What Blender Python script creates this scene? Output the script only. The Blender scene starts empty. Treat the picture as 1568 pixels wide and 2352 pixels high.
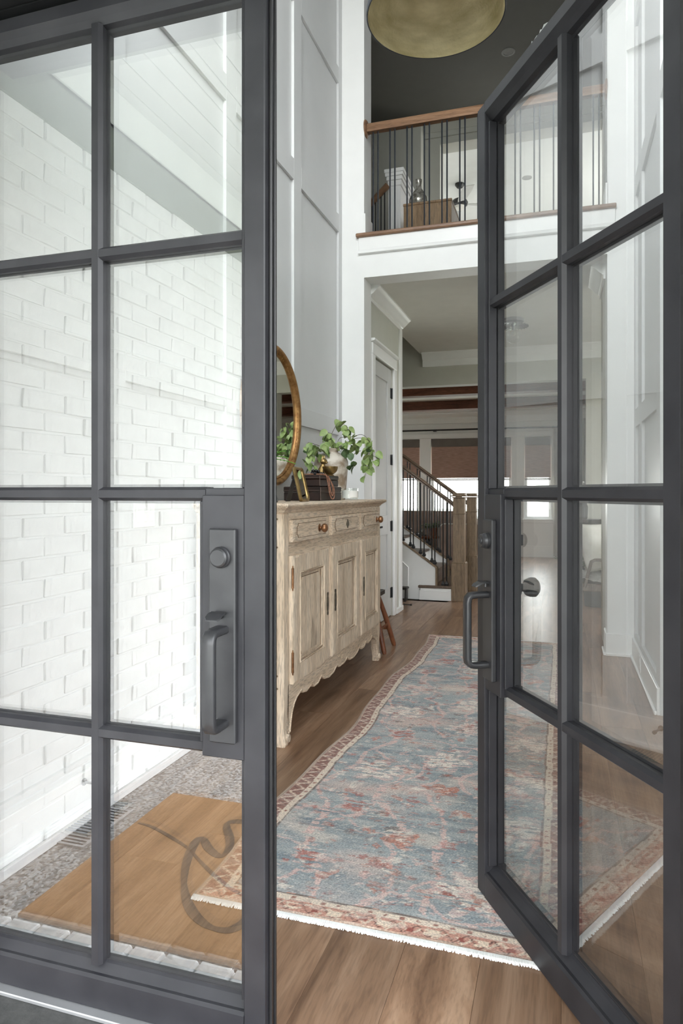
import bpy, bmesh, math, random
import numpy as np
from mathutils import Vector, Matrix
random.seed(11)
SC = bpy.context.scene
COL = SC.collection
PI = math.pi

# ------------------------------------------------------------------ camera
TH = math.radians(17.7)
cam = bpy.data.cameras.new('camera')
cam.sensor_fit = 'VERTICAL'; cam.sensor_height = 36.0; cam.sensor_width = 24.0
cam.lens = 36.0 * 1580.0 / 2352.0
cam.shift_y = -46.0 / 2352.0
cam.clip_start = 0.02; cam.clip_end = 200
co = bpy.data.objects.new('camera', cam); COL.objects.link(co)
co.location = (0, 0, 1.22); co.rotation_euler = (PI / 2, 0, TH)
SC.camera = co

# ------------------------------------------------------------------ sky
SKY = 9.4
w = bpy.data.worlds.new('sky'); SC.world = w; w.use_nodes = True
nt = w.node_tree; nt.nodes.clear()
o_ = nt.nodes.new('ShaderNodeOutputWorld'); bg = nt.nodes.new('ShaderNodeBackground')
tc = nt.nodes.new('ShaderNodeTexCoord'); sp = nt.nodes.new('ShaderNodeSeparateXYZ'); rp = nt.nodes.new('ShaderNodeValToRGB')
nt.links.new(tc.outputs['Generated'], sp.inputs[0]); nt.links.new(sp.outputs['Z'], rp.inputs[0])
rp.color_ramp.elements[0].position = 0.0; rp.color_ramp.elements[0].color = (1, .99, .97, 1)
rp.color_ramp.elements[1].position = 0.8; rp.color_ramp.elements[1].color = (.80, .90, 1, 1)
nt.links.new(rp.outputs[0], bg.inputs['Color']); bg.inputs['Strength'].default_value = SKY
nt.links.new(bg.outputs[0], o_.inputs['Surface'])

# ------------------------------------------------------------------ area lamps added as interior fill, set at window openings
def area(name, loc, rot, sx, sy, power, color=(1, 1, 1)):
    l = bpy.data.lights.new(name, 'AREA'); l.shape = 'RECTANGLE'; l.size = sx; l.size_y = sy
    l.energy = power; l.color = color
    o = bpy.data.objects.new(name, l); COL.objects.link(o); o.location = loc; o.rotation_euler = rot
    return o
area('window_light_upper_foyer', (-.62, 1.30, 4.5), (math.radians(84), 0, 0), 1.5, 2.2, 78, (.97, .98, 1))  # fill lamp added outside the added upper window
area('window_light_side_room', (3.3, 7.2, 1.7), (PI / 2, 0, PI / 2), 2.0, 1.6, 26, (1, .98, .96))  # added fill, no source known in this room
area('window_light_living', (-1.4, 13.6, 1.25), (PI / 2, 0, PI), 2.9, .7, 45, (1, 1, 1))
area('window_light_bonus_room', (1.7, 11.2, 4.9), (PI / 2, 0, PI / 2), 1.6, 1.4, 42, (1, 1, .98))  # lamp added to brighten the room beyond the landing

SC.view_settings.view_transform = 'Standard'; SC.view_settings.look = 'None'
SC.view_settings.exposure = 0.12; SC.view_settings.gamma = 1.0; SC.view_settings.use_curve_mapping = False
SC.cycles.max_bounces = 10; SC.cycles.diffuse_bounces = 5; SC.cycles.glossy_bounces = 5
SC.cycles.transparent_max_bounces = 24; SC.cycles.sample_clamp_indirect = 6.0
SC.cycles.caustics_reflective = False; SC.cycles.caustics_refractive = False

# ------------------------------------------------------------------ materials
def s2l(c):
    return tuple(((v / 255) / 12.92 if v / 255 <= .04045 else ((v / 255 + .055) / 1.055) ** 2.4) for v in c)
def newmat(name):
    m = bpy.data.materials.new(name); m.use_nodes = True
    b = m.node_tree.nodes['Principled BSDF']
    return m, m.node_tree, b
def N(t, kind, **kw):
    n = t.nodes.new(kind)
    for k, v in kw.items():
        if k in n.inputs.keys(): n.inputs[k].default_value = v
        else: setattr(n, k, v)
    return n
def noise_col(name, c1, c2, scale=8, detail=4, rough=.6, bump=0.0, bscale=60, metallic=0, stretch=(1, 1, 1), spec=.5, per_object=False, lo=.35, hi=.65, coat=0):
    m, t, b = newmat(name)
    tcn = N(t, 'ShaderNodeTexCoord'); mp = N(t, 'ShaderNodeMapping'); mp.inputs['Scale'].default_value = stretch
    t.links.new(tcn.outputs['Object'], mp.inputs['Vector'])
    vec = mp.outputs['Vector']
    if per_object:
        oi = N(t, 'ShaderNodeObjectInfo'); va = N(t, 'ShaderNodeVectorMath', operation='ADD'); ml = N(t, 'ShaderNodeMath', operation='MULTIPLY'); ml.inputs[1].default_value = 37.0
        t.links.new(oi.outputs['Random'], ml.inputs[0]); t.links.new(vec, va.inputs[0]); t.links.new(ml.outputs[0], va.inputs[1]); vec = va.outputs[0]
    nz = N(t, 'ShaderNodeTexNoise'); nz.inputs['Scale'].default_value = scale; nz.inputs['Detail'].default_value = detail
    t.links.new(vec, nz.inputs['Vector'])
    r = N(t, 'ShaderNodeValToRGB'); r.color_ramp.elements[0].position = lo; r.color_ramp.elements[1].position = hi
    r.color_ramp.elements[0].color = (*c1, 1); r.color_ramp.elements[1].color = (*c2, 1)
    t.links.new(nz.outputs['Fac'], r.inputs[0]); t.links.new(r.outputs[0], b.inputs['Base Color'])
    b.inputs['Roughness'].default_value = rough; b.inputs['Metallic'].default_value = metallic
    b.inputs['Specular IOR Level'].default_value = spec; b.inputs['Coat Weight'].default_value = coat
    if bump:
        nb = N(t, 'ShaderNodeTexNoise'); nb.inputs['Scale'].default_value = bscale; nb.inputs['Detail'].default_value = 3
        t.links.new(vec, nb.inputs['Vector']); bu = N(t, 'ShaderNodeBump'); bu.inputs['Strength'].default_value = bump; bu.inputs['Distance'].default_value = .01
        t.links.new(nb.outputs['Fac'], bu.inputs['Height']); t.links.new(bu.outputs[0], b.inputs['Normal'])
    return m
def flat(name, c, rough=.5, metallic=0, var=.06, spec=.5, coat=0):
    c2 = tuple(min(1, v * (1 + var)) for v in c); c1 = tuple(v * (1 - var) for v in c)
    return noise_col(name, c1, c2, 6, 3, rough, 0, 60, metallic, spec=spec, coat=coat)

def wood(name, cd, cm, cl, rough=.45, stretch=(14, 1.1, 14), tone=.25, bump=.12, spec=.5, pores=0.35, knots=True, scale=1.0):
    m, t, b = newmat(name)
    tcn = N(t, 'ShaderNodeTexCoord'); oi = N(t, 'ShaderNodeObjectInfo')
    ml = N(t, 'ShaderNodeMath', operation='MULTIPLY'); ml.inputs[1].default_value = 53.0
    va = N(t, 'ShaderNodeVectorMath', operation='ADD')
    t.links.new(oi.outputs['Random'], ml.inputs[0]); t.links.new(tcn.outputs['Object'], va.inputs[0]); t.links.new(ml.outputs[0], va.inputs[1])
    mp = N(t, 'ShaderNodeMapping'); mp.inputs['Scale'].default_value = tuple(v * scale for v in stretch)
    t.links.new(va.outputs[0], mp.inputs['Vector'])
    n1 = N(t, 'ShaderNodeTexNoise'); n1.inputs['Scale'].default_value = 1.0; n1.inputs['Detail'].default_value = 6; n1.inputs['Roughness'].default_value = .6; n1.inputs['Distortion'].default_value = .8
    t.links.new(mp.outputs[0], n1.inputs['Vector'])
    r = N(t, 'ShaderNodeValToRGB'); e = r.color_ramp.elements; e[0].position = .28; e[1].position = .72
    e[0].color = (*cd, 1); e[1].color = (*cl, 1); mid = e.new(.5); mid.color = (*cm, 1)
    t.links.new(n1.outputs['Fac'], r.inputs[0])
    # fine pores along the grain
    mp2 = N(t, 'ShaderNodeMapping'); mp2.inputs['Scale'].default_value = tuple(v * 9 * scale for v in stretch)
    t.links.new(va.outputs[0], mp2.inputs['Vector'])
    n2 = N(t, 'ShaderNodeTexNoise'); n2.inputs['Scale'].default_value = 1.2; n2.inputs['Detail'].default_value = 2
    t.links.new(mp2.outputs[0], n2.inputs['Vector'])
    r2 = N(t, 'ShaderNodeValToRGB'); r2.color_ramp.elements[0].position = .38; r2.color_ramp.elements[1].position = .52
    v0 = 1 - pores; r2.color_ramp.elements[0].color = (v0, v0, v0, 1); r2.color_ramp.elements[1].color = (1, 1, 1, 1)
    t.links.new(n2.outputs['Fac'], r2.inputs[0])
    mx = N(t, 'ShaderNodeMix', data_type='RGBA', blend_type='MULTIPLY'); mx.inputs[0].default_value = 1
    t.links.new(r.outputs[0], mx.inputs[6]); t.links.new(r2.outputs[0], mx.inputs[7])
    last = mx.outputs[2]
    if knots:
        n3 = N(t, 'ShaderNodeTexNoise'); n3.inputs['Scale'].default_value = 2.4; n3.inputs['Detail'].default_value = 2
        mp3 = N(t, 'ShaderNodeMapping'); mp3.inputs['Scale'].default_value = tuple(max(.8, v * .22) for v in stretch)
        t.links.new(va.outputs[0], mp3.inputs['Vector']); t.links.new(mp3.outputs[0], n3.inputs['Vector'])
        r3 = N(t, 'ShaderNodeValToRGB'); r3.color_ramp.elements[0].position = .66; r3.color_ramp.elements[1].position = .76
        r3.color_ramp.elements[0].color = (1, 1, 1, 1); r3.color_ramp.elements[1].color = (.45, .42, .40, 1)
        t.links.new(n3.outputs['Fac'], r3.inputs[0])
        mk = N(t, 'ShaderNodeMix', data_type='RGBA', blend_type='MULTIPLY'); mk.inputs[0].default_value = .9
        t.links.new(last, mk.inputs[6]); t.links.new(r3.outputs[0], mk.inputs[7]); last = mk.outputs[2]
    # tone from board to board
    mr = N(t, 'ShaderNodeMapRange'); mr.inputs[3].default_value = 1 - tone; mr.inputs[4].default_value = 1 + tone
    wn = N(t, 'ShaderNodeTexWhiteNoise', noise_dimensions='1D'); t.links.new(oi.outputs['Random'], wn.inputs['W'])
    t.links.new(wn.outputs['Value'], mr.inputs[0])
    vm = N(t, 'ShaderNodeVectorMath', operation='SCALE'); t.links.new(last, vm.inputs[0]); t.links.new(mr.outputs[0], vm.inputs['Scale'])
    t.links.new(vm.outputs[0], b.inputs['Base Color'])
    b.inputs['Roughness'].default_value = rough; b.inputs['Specular IOR Level'].default_value = spec
    if bump:
        bu = N(t, 'ShaderNodeBump'); bu.inputs['Strength'].default_value = bump; bu.inputs['Distance'].default_value = .004
        t.links.new(n2.outputs['Fac'], bu.inputs['Height']); t.links.new(bu.outputs[0], b.inputs['Normal'])
    return m

M = {}
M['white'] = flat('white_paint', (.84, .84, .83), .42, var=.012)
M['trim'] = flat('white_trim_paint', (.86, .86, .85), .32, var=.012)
M['wall_left'] = flat('pale_grey_white_panel_paint', (.635, .64, .64), .42, var=.012)  # white darkened: the side walls' weaker light is put into the colour
M['door_grey'] = flat('light_grey_door_paint', (.52, .52, .51), .4, var=.012)  # hall shade put into the white closet door's colour
M['selvedge'] = flat('tan_wool_edge', (.42, .34, .28), .9)
M['greige'] = flat('warm_grey_paint', (.56, .555, .50), .6, var=.02)
M['ceil'] = flat('ceiling_paint', (.72, .71, .66), .75, var=.02)
M['dark_ceil'] = flat('dark_grey_ceiling_paint', (.20, .195, .18), .8, var=.02)  # one even dark grey over foyer and landing
M['bronze'] = noise_col('dark_bronze_steel', (.019, .0188, .0225), (.028, .0277, .032), 9, 4, .42, .01, 180, 0, spec=.36)
M['black'] = flat('black_metal', (.012, .012, .013), .4)
M['iron'] = flat('blue_black_iron', (.010, .013, .020), .45)
M['hardware'] = noise_col('bronze_hardware', (.024, .024, .0265), (.035, .035, .038), 14, 4, .38, .01, 200, .15)
M['oak'] = wood('oak_floor_boards', (.130, .069, .040), (.270, .160, .098), (.395, .256, .170), .32, stretch=(13, .9, 13), tone=.17, bump=.05, pores=.16, spec=.4)
M['limed'] = wood('limed_oak', (.54, .41, .29), (.70, .56, .42), (.80, .68, .55), .6, stretch=(16, 16, 1.6), tone=.05, bump=.25, pores=.32)
M['limed_h'] = wood('limed_oak_along', (.54, .41, .29), (.70, .56, .42), (.80, .68, .55), .6, stretch=(16, 1.6, 16), tone=.05, bump=.25, pores=.32)
M['groove'] = flat('dark_wood_groove', (.17, .11, .065), .8)
M['rail'] = wood('stained_oak_rail', (.16, .08, .04), (.27, .15, .085), (.36, .21, .125), .4, stretch=(1.5, 18, 18), tone=.05, pores=.25, knots=False)
M['stair_rail'] = wood('dark_brown_stair_rail', (.085, .052, .032), (.14, .09, .057), (.19, .13, .085), .4, stretch=(1.5, 18, 18), tone=.05, pores=.25, knots=False)
M['newel'] = wood('brown_oak_newel', (.14, .095, .055), (.23, .16, .098), (.30, .215, .14), .45, stretch=(16, 16, 1.5), tone=.05, pores=.3, knots=False)
M['tread'] = wood('dark_oak_tread', (.09, .062, .045), (.14, .10, .075), (.19, .14, .10), .35, stretch=(14, 1.2, 14), tone=.05, knots=False)
M['beam'] = wood('red_brown_beam_wood', (.10, .035, .02), (.19, .07, .04), (.27, .11, .06), .6, stretch=(1.2, 12, 12), tone=.08)
M['stool'] = wood('red_brown_stool_wood', (.12, .035, .015), (.22, .075, .032), (.32, .13, .06), .4, stretch=(12, 12, 1.5), tone=.05, knots=False)
M['walnut'] = wood('oak_cabinet', (.25, .15, .07), (.36, .23, .12), (.44, .30, .17), .45, stretch=(14, 14, 1.4), tone=.03)
M['greywood'] = wood('grey_brown_wood', (.16, .125, .10), (.24, .19, .155), (.32, .26, .21), .5, stretch=(12, 12, 1.5), tone=.03, knots=False)
M['leather'] = noise_col('dark_brown_leather', (.012, .007, .006), (.028, .015, .012), 14, 4, .45, .06, 120, spec=.3)
M['stitch'] = flat('leather_seam', (.13, .09, .075), .6)
M['gold'] = noise_col('aged_gilt', (.26, .125, .045), (.46, .26, .10), 26, 5, .42, .15, 70, .75)
M['brass'] = noise_col('aged_brass', (.20, .13, .05), (.40, .28, .12), 18, 4, .34, .05, 90, .9)
M['mirror'] = flat('mirror_silver', (.86, .87, .84), .015, 1.0, var=.0)
M['stone'] = noise_col('mottled_stoneware', (.30, .22, .155), (.66, .60, .52), 11, 7, .5, .12, 40, lo=.40, hi=.58)
M['leaf'] = noise_col('eucalyptus_green', (.17, .26, .075), (.36, .45, .18), 20, 2, .5, per_object=True)
M['leaf2'] = noise_col('dark_green_leaf', (.05, .10, .035), (.12, .19, .07), 20, 2, .5, per_object=True)
M['fern'] = noise_col('bright_green_fern', (.08, .24, .02), (.16, .40, .05), 30, 2, .5)
M['stem'] = flat('brown_stem', (.075, .055, .035), .7)
M['wax'] = flat('white_wax', (.92, .91, .88), .45)
M['paper'] = flat('cream_label_paper', (.80, .78, .74), .8)
M['beads_black'] = flat('black_glossy_beads', (.008, .008, .009), .2)
M['beads_wood'] = noise_col('reddish_wooden_beads', (.27, .11, .06), (.45, .22, .14), 60, 2, .4)
M['copper'] = noise_col('aged_copper', (.22, .11, .055), (.40, .21, .11), 30, 3, .35, .02, 80, .85)
M['verdigris'] = noise_col('patinated_brass', (.06, .055, .04), (.17, .14, .10), 40, 3, .5, .05, 80, .6)
M['brick'] = noise_col('white_painted_brick', (.78, .78, .775), (.86, .86, .855), 22, 5, .7, .5, 45, per_object=True)
M['mortar'] = noise_col('white_painted_mortar', (.76, .76, .755), (.83, .83, .825), 30, 4, .85, .4, 60)
M['porch_white'] = flat('white_porch_board', (.80, .81, .79), .5, var=.02)
M['porch_grey'] = flat('grey_green_porch_beam', (.19, .215, .18), .5, var=.02)
M['coir'] = noise_col('coir_mat', (.29, .145, .052), (.36, .19, .075), 90, 3, .95, .25, 300)
M['coir_dark'] = flat('dark_mat_print', (.04, .03, .02), .95)
M['threshold'] = noise_col('dark_grey_sill', (.045, .045, .044), (.075, .074, .072), 24, 5, .6, .15, 90)
M['alu'] = flat('grey_aluminium', (.42, .42, .43), .38, .6)
M['sofa'] = noise_col('brown_leather_sofa', (.27, .185, .15), (.38, .27, .22), 6, 4, .5, .05, 60)
M['shade'] = noise_col('woven_brown_blind', (.34, .215, .17), (.48, .32, .26), 8, 5, .85, .3, 120, stretch=(1, 1, 14))  # base colour lifted in place of daylight coming through the weave
M['shade_dark'] = flat('dark_blind_hem', (.17, .15, .135), .85)
M['curtain'] = flat('pale_curtain_fabric', (.62, .60, .56), .85)
M['cushion'] = noise_col('cream_linen', (.66, .64, .58), (.76, .74, .69), 12, 3, .85, .2, 160)
M['fur'] = noise_col('white_sheepskin', (.70, .68, .64), (.86, .85, .82), 30, 4, .95, .9, 90)
M['navy'] = flat('dark_outer_lacquer', (.03, .035, .045), .35)
M['plastic'] = flat('white_plastic', (.80, .80, .79), .35)
M['dark_wood'] = flat('black_stained_wood', (.018, .014, .012), .45)
M['lawn'] = noise_col('distant_lawn', (.19, .21, .15), (.28, .30, .22), .8, 5, .9)
M['vase_dark'] = flat('charcoal_ceramic', (.06, .06, .062), .5)
M['flower'] = flat('white_blossom', (.8, .8, .78), .8)
M['flame'] = flat('frosted_lamp', (.8, .78, .72), .3)
M['disc'] = flat('grey_disc_light', (.30, .30, .285), .5)
M['blade'] = flat('pale_grey_fan_blade', (.52, .52, .50), .5)

def glass(name, r0, tint=(1, 1, 1)):
    m = bpy.data.materials.new(name); m.use_nodes = True; t = m.node_tree; t.nodes.clear()
    o = N(t, 'ShaderNodeOutputMaterial'); tr = N(t, 'ShaderNodeBsdfTransparent'); gl = N(t, 'ShaderNodeBsdfGlossy'); mx = N(t, 'ShaderNodeMixShader')
    tr.inputs['Color'].default_value = (*tint, 1); gl.inputs['Roughness'].default_value = 0.0; gl.inputs['Color'].default_value = (1, 1, 1, 1)
    lw = N(t, 'ShaderNodeLayerWeight'); lw.inputs['Blend'].default_value = .5
    pw = N(t, 'ShaderNodeMath', operation='POWER'); pw.inputs[1].default_value = 5.0
    t.links.new(lw.outputs['Facing'], pw.inputs[0])
    mr = N(t, 'ShaderNodeMapRange'); mr.inputs[3].default_value = r0; mr.inputs[4].default_value = 1.0
    t.links.new(pw.outputs[0], mr.inputs[0]); t.links.new(mr.outputs[0], mx.inputs[0])
    t.links.new(tr.outputs[0], mx.inputs[1]); t.links.new(gl.outputs[0], mx.inputs[2]); t.links.new(mx.outputs[0], o.inputs['Surface'])
    return m
M['pane_out'] = glass('coated_glazing_outer_face', .24, (.985, .99, .985))
M['pane_in'] = glass('glazing_inner_face', .11, (.98, .99, .98))
M['clear'] = glass('clear_glass', .05, (.97, .98, .97))
M['smoke'] = glass('smoked_glass', .08, (.45, .45, .44))

M['win'] = glass('window_glass', .04, (.98, .99, .98))

def aggregate():
    m, t, b = newmat('exposed_aggregate')
    tcn = N(t, 'ShaderNodeTexCoord'); v = N(t, 'ShaderNodeTexVoronoi'); v.inputs['Scale'].default_value = 95
    t.links.new(tcn.outputs['Object'], v.inputs['Vector'])
    bw = N(t, 'ShaderNodeRGBToBW'); t.links.new(v.outputs['Color'], bw.inputs[0])
    r = N(t, 'ShaderNodeValToRGB'); r.color_ramp.elements[0].color = (.12, .115, .11, 1); r.color_ramp.elements[1].color = (.52, .51, .50, 1)
    r.color_ramp.elements[0].position = .2; r.color_ramp.elements[1].position = .85
    t.links.new(bw.outputs[0], r.inputs[0]); t.links.new(r.outputs[0], b.inputs['Base Color']); b.inputs['Roughness'].default_value = .8
    bu = N(t, 'ShaderNodeBump'); bu.inputs['Strength'].default_value = .6; bu.inputs['Distance'].default_value = .005; bu.invert = True
    t.links.new(v.outputs['Distance'], bu.inputs['Height']); t.links.new(bu.outputs[0], b.inputs['Normal'])
    return m
M['aggregate'] = aggregate()

def hammered():
    m, t, b = newmat('hammered_brass_leaf')
    tcn = N(t, 'ShaderNodeTexCoord'); n = N(t, 'ShaderNodeTexNoise'); n.inputs['Scale'].default_value = 5; n.inputs['Detail'].default_value = 7
    mp = N(t, 'ShaderNodeMapping'); mp.inputs['Scale'].default_value = (1, 1, 3.5)
    t.links.new(tcn.outputs['Object'], mp.inputs['Vector']); t.links.new(mp.outputs[0], n.inputs['Vector'])
    r = N(t, 'ShaderNodeValToRGB'); r.color_ramp.elements[0].position = .3; r.color_ramp.elements[1].position = .7
    r.color_ramp.elements[0].color = (.40, .33, .16, 1); r.color_ramp.elements[1].color = (.74, .65, .40, 1)
    t.links.new(n.outputs['Fac'], r.inputs[0]); t.links.new(r.outputs[0], b.inputs['Base Color'])
    b.inputs['Metallic'].default_value = .12; b.inputs['Roughness'].default_value = .5
    n2 = N(t, 'ShaderNodeTexNoise'); n2.inputs['Scale'].default_value = 55; n2.inputs['Detail'].default_value = 2
    t.links.new(tcn.outputs['Object'], n2.inputs['Vector']); bu = N(t, 'ShaderNodeBump'); bu.inputs['Strength'].default_value = .5; bu.inputs['Distance'].default_value = .006
    t.links.new(n2.outputs['Fac'], bu.inputs['Height']); t.links.new(bu.outputs[0], b.inputs['Normal'])
    return m
M['hammered'] = hammered()

def mercury():
    m, t, b = newmat('mercury_glass')
    tcn = N(t, 'ShaderNodeTexCoord'); n = N(t, 'ShaderNodeTexNoise'); n.inputs['Scale'].default_value = 30; n.inputs['Detail'].default_value = 5
    t.links.new(tcn.outputs['Object'], n.inputs['Vector'])
    r = N(t, 'ShaderNodeValToRGB'); r.color_ramp.elements[0].position = .4; r.color_ramp.elements[1].position = .6
    r.color_ramp.elements[0].color = (.30, .28, .24, 1); r.color_ramp.elements[1].color = (.78, .76, .70, 1)
    t.links.new(n.outputs['Fac'], r.inputs[0]); t.links.new(r.outputs[0], b.inputs['Base Color']); b.inputs['Metallic'].default_value = .55; b.inputs['Roughness'].default_value = .16
    return m
M['mercury'] = mercury()

def rugmat():
    m, t, b = newmat('faded_wool_pile')
    at = N(t, 'ShaderNodeVertexColor'); at.layer_name = 'weave'
    tcn = N(t, 'ShaderNodeTexCoord')
    mp = N(t, 'ShaderNodeMapping'); mp.inputs['Scale'].default_value = (5, 38, 1); t.links.new(tcn.outputs['Object'], mp.inputs['Vector'])
    n = N(t, 'ShaderNodeTexNoise'); n.inputs['Scale'].default_value = 1; n.inputs['Detail'].default_value = 5; n.inputs['Roughness'].default_value = .65
    t.links.new(mp.outputs[0], n.inputs['Vector'])
    r = N(t, 'ShaderNodeValToRGB'); r.color_ramp.elements[0].position = .5; r.color_ramp.elements[1].position = .74
    r.color_ramp.elements[0].color = (0, 0, 0, 1); r.color_ramp.elements[1].color = (.45, .45, .45, 1)
    t.links.new(n.outputs['Fac'], r.inputs[0])
    mx = N(t, 'ShaderNodeMix', data_type='RGBA'); mx.inputs[7].default_value = (.66, .61, .56, 1)
    t.links.new(r.outputs[0], mx.inputs[0]); t.links.new(at.outputs['Color'], mx.inputs[6])
    # knots: fine speckle in rows
    mp2 = N(t, 'ShaderNodeMapping'); mp2.inputs['Scale'].default_value = (160, 240, 1); t.links.new(tcn.outputs['Object'], mp2.inputs['Vector'])
    n2 = N(t, 'ShaderNodeTexNoise'); n2.inputs['Scale'].default_value = 1; n2.inputs['Detail'].default_value = 2
    t.links.new(mp2.outputs[0], n2.inputs['Vector'])
    mr = N(t, 'ShaderNodeMapRange'); mr.inputs[1].default_value = .3; mr.inputs[2].default_value = .7; mr.inputs[3].default_value = .66; mr.inputs[4].default_value = 1.28
    t.links.new(n2.outputs['Fac'], mr.inputs[0])
    vm = N(t, 'ShaderNodeVectorMath', operation='SCALE'); t.links.new(mx.outputs[2], vm.inputs[0]); t.links.new(mr.outputs[0], vm.inputs['Scale'])
    t.links.new(vm.outputs[0], b.inputs['Base Color']); b.inputs['Roughness'].default_value = .95; b.inputs['Specular IOR Level'].default_value = .15
    b.inputs['Sheen Weight'].default_value = .15
    bu = N(t, 'ShaderNodeBump'); bu.inputs['Strength'].default_value = .5; bu.inputs['Distance'].default_value = .003
    t.links.new(n2.outputs['Fac'], bu.inputs['Height']); t.links.new(bu.outputs[0], b.inputs['Normal'])
    return m
M['rug'] = rugmat()

# ------------------------------------------------------------------ geometry helpers
def BM(): return bmesh.new()
def box(bm, x0, x1, y0, y1, z0, z1, bev=0.0, mi=0):
    vs = [bm.verts.new((x, y, z)) for z in (z0, z1) for y in (y0, y1) for x in (x0, x1)]
    fs = [(0, 2, 3, 1), (4, 5, 7, 6), (0, 1, 5, 4), (2, 6, 7, 3), (0, 4, 6, 2), (1, 3, 7, 5)]
    F = [bm.faces.new([vs[i] for i in f]) for f in fs]
    for f in F: f.material_index = mi
    if bev:
        es = list({e for f in F for e in f.edges})
        bmesh.ops.bevel(bm, geom=es, offset=bev, segments=1, affect='EDGES', profile=.5)
    return vs
def prism(bm, pts, axis, a, b):
    """extrude a 2-D outline along an axis: for 'x' pts are (y,z), for 'y' (x,z), for 'z' (x,y)"""
    def mk(p, t):
        if axis == 'x': return (t, p[0], p[1])
        if axis == 'y': return (p[0], t, p[1])
        return (p[0], p[1], t)
    A = [bm.verts.new(mk(p, a)) for p in pts]; B = [bm.verts.new(mk(p, b)) for p in pts]
    n = len(pts)
    for i in range(n):
        bm.faces.new((A[i], A[(i + 1) % n], B[(i + 1) % n], B[i]))
    for cap in (A, B):
        f = bm.faces.new(cap); f.normal_update()
        if n > 4: bmesh.ops.triangulate(bm, faces=[f])
def loft(bm, rings, cap=True):
    R = [[bm.verts.new(p) for p in r] for r in rings]
    n = len(R[0])
    for k in range(len(R) - 1):
        for i in range(n):
            bm.faces.new((R[k][i], R[k][(i + 1) % n], R[k + 1][(i + 1) % n], R[k + 1][i]))
    if cap:
        bm.faces.new(R[0][::-1]); bm.faces.new(R[-1])
def lathe(bm, prof, c=(0, 0, 0), seg=24, axis='z'):
    cx, cy, cz = c
    rows = []
    for r, h in prof:
        if r < 1e-5: rows.append([bm.verts.new(ax(0, 0, h, c, axis))])
        else: rows.append([bm.verts.new(ax(r * math.cos(2 * PI * i / seg), r * math.sin(2 * PI * i / seg), h, c, axis)) for i in range(seg)])
    for a, b in zip(rows[:-1], rows[1:]):
        for i in range(seg):
            j = (i + 1) % seg
            if len(a) == 1 and len(b) == 1: break
            if len(a) == 1: bm.faces.new((a[0], b[j], b[i]))
            elif len(b) == 1: bm.faces.new((a[i], a[j], b[0]))
            else: bm.faces.new((a[i], a[j], b[j], b[i]))
def ax(u, v, h, c, axis):
    if axis == 'z': return (c[0] + u, c[1] + v, c[2] + h)
    if axis == 'x': return (c[0] + h, c[1] + u, c[2] + v)
    return (c[0] + u, c[1] + h, c[2] + v)
def tube(bm, pts, r, seg=8, closed=False):
    pts = [Vector(p) for p in pts]; n = len(pts); rings = []
    for i, p in enumerate(pts):
        if closed: d = pts[(i + 1) % n] - pts[i - 1]
        else: d = pts[min(i + 1, n - 1)] - pts[max(i - 1, 0)]
        d.normalize()
        up = Vector((0, 0, 1)) if abs(d.z) < .9 else Vector((1, 0, 0))
        if i: up = prev
        s = d.cross(up); s.normalize(); u = s.cross(d); u.normalize(); prev = u
        rr = r[i] if isinstance(r, (list, tuple)) else r
        rings.append([bm.verts.new(p + s * rr * math.cos(2 * PI * k / seg) + u * rr * math.sin(2 * PI * k / seg)) for k in range(seg)])
    for a, b in zip(rings, rings[1:] + ([rings[0]] if closed else [])):
        for k in range(seg):
            bm.faces.new((a[k], a[(k + 1) % seg], b[(k + 1) % seg], b[k]))
    if not closed:
        bm.faces.new(rings[0][::-1]); bm.faces.new(rings[-1])
def sweep_rect(bm, pts, wide, thick, side):
    """bar of rectangular section along pts; side = unit vector of the wide direction"""
    side = Vector(side); pts = [Vector(p) for p in pts]; rings = []
    for i, p in enumerate(pts):
        d = (pts[min(i + 1, len(pts) - 1)] - pts[max(i - 1, 0)]).normalized(); nn = side.cross(d).normalized()
        w2, t2 = wide / 2, thick / 2; c = .22 * thick
        rings.append([p + side * a + nn * b for a, b in ((-w2, -t2 + c), (-w2 + c, -t2), (w2 - c, -t2), (w2, -t2 + c), (w2, t2 - c), (w2 - c, t2), (-w2 + c, t2), (-w2, t2 - c))])
    loft(bm, rings)
def sphere(bm, c, r, seg=16, rings=10, sc=(1, 1, 1)):
    prof = [(r * math.sin(PI * i / rings), -r * math.cos(PI * i / rings)) for i in range(rings + 1)]
    st = len(bm.verts)
    tmp = bmesh.new(); lathe(tmp, [(max(0, a), b) for a, b in prof], (0, 0, 0), seg)
    mp = {}
    for v in tmp.verts: mp[v] = bm.verts.new((c[0] + v.co.x * sc[0], c[1] + v.co.y * sc[1], c[2] + v.co.z * sc[2]))
    for f in tmp.faces: bm.faces.new([mp[v] for v in f.verts])
    tmp.free()

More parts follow.
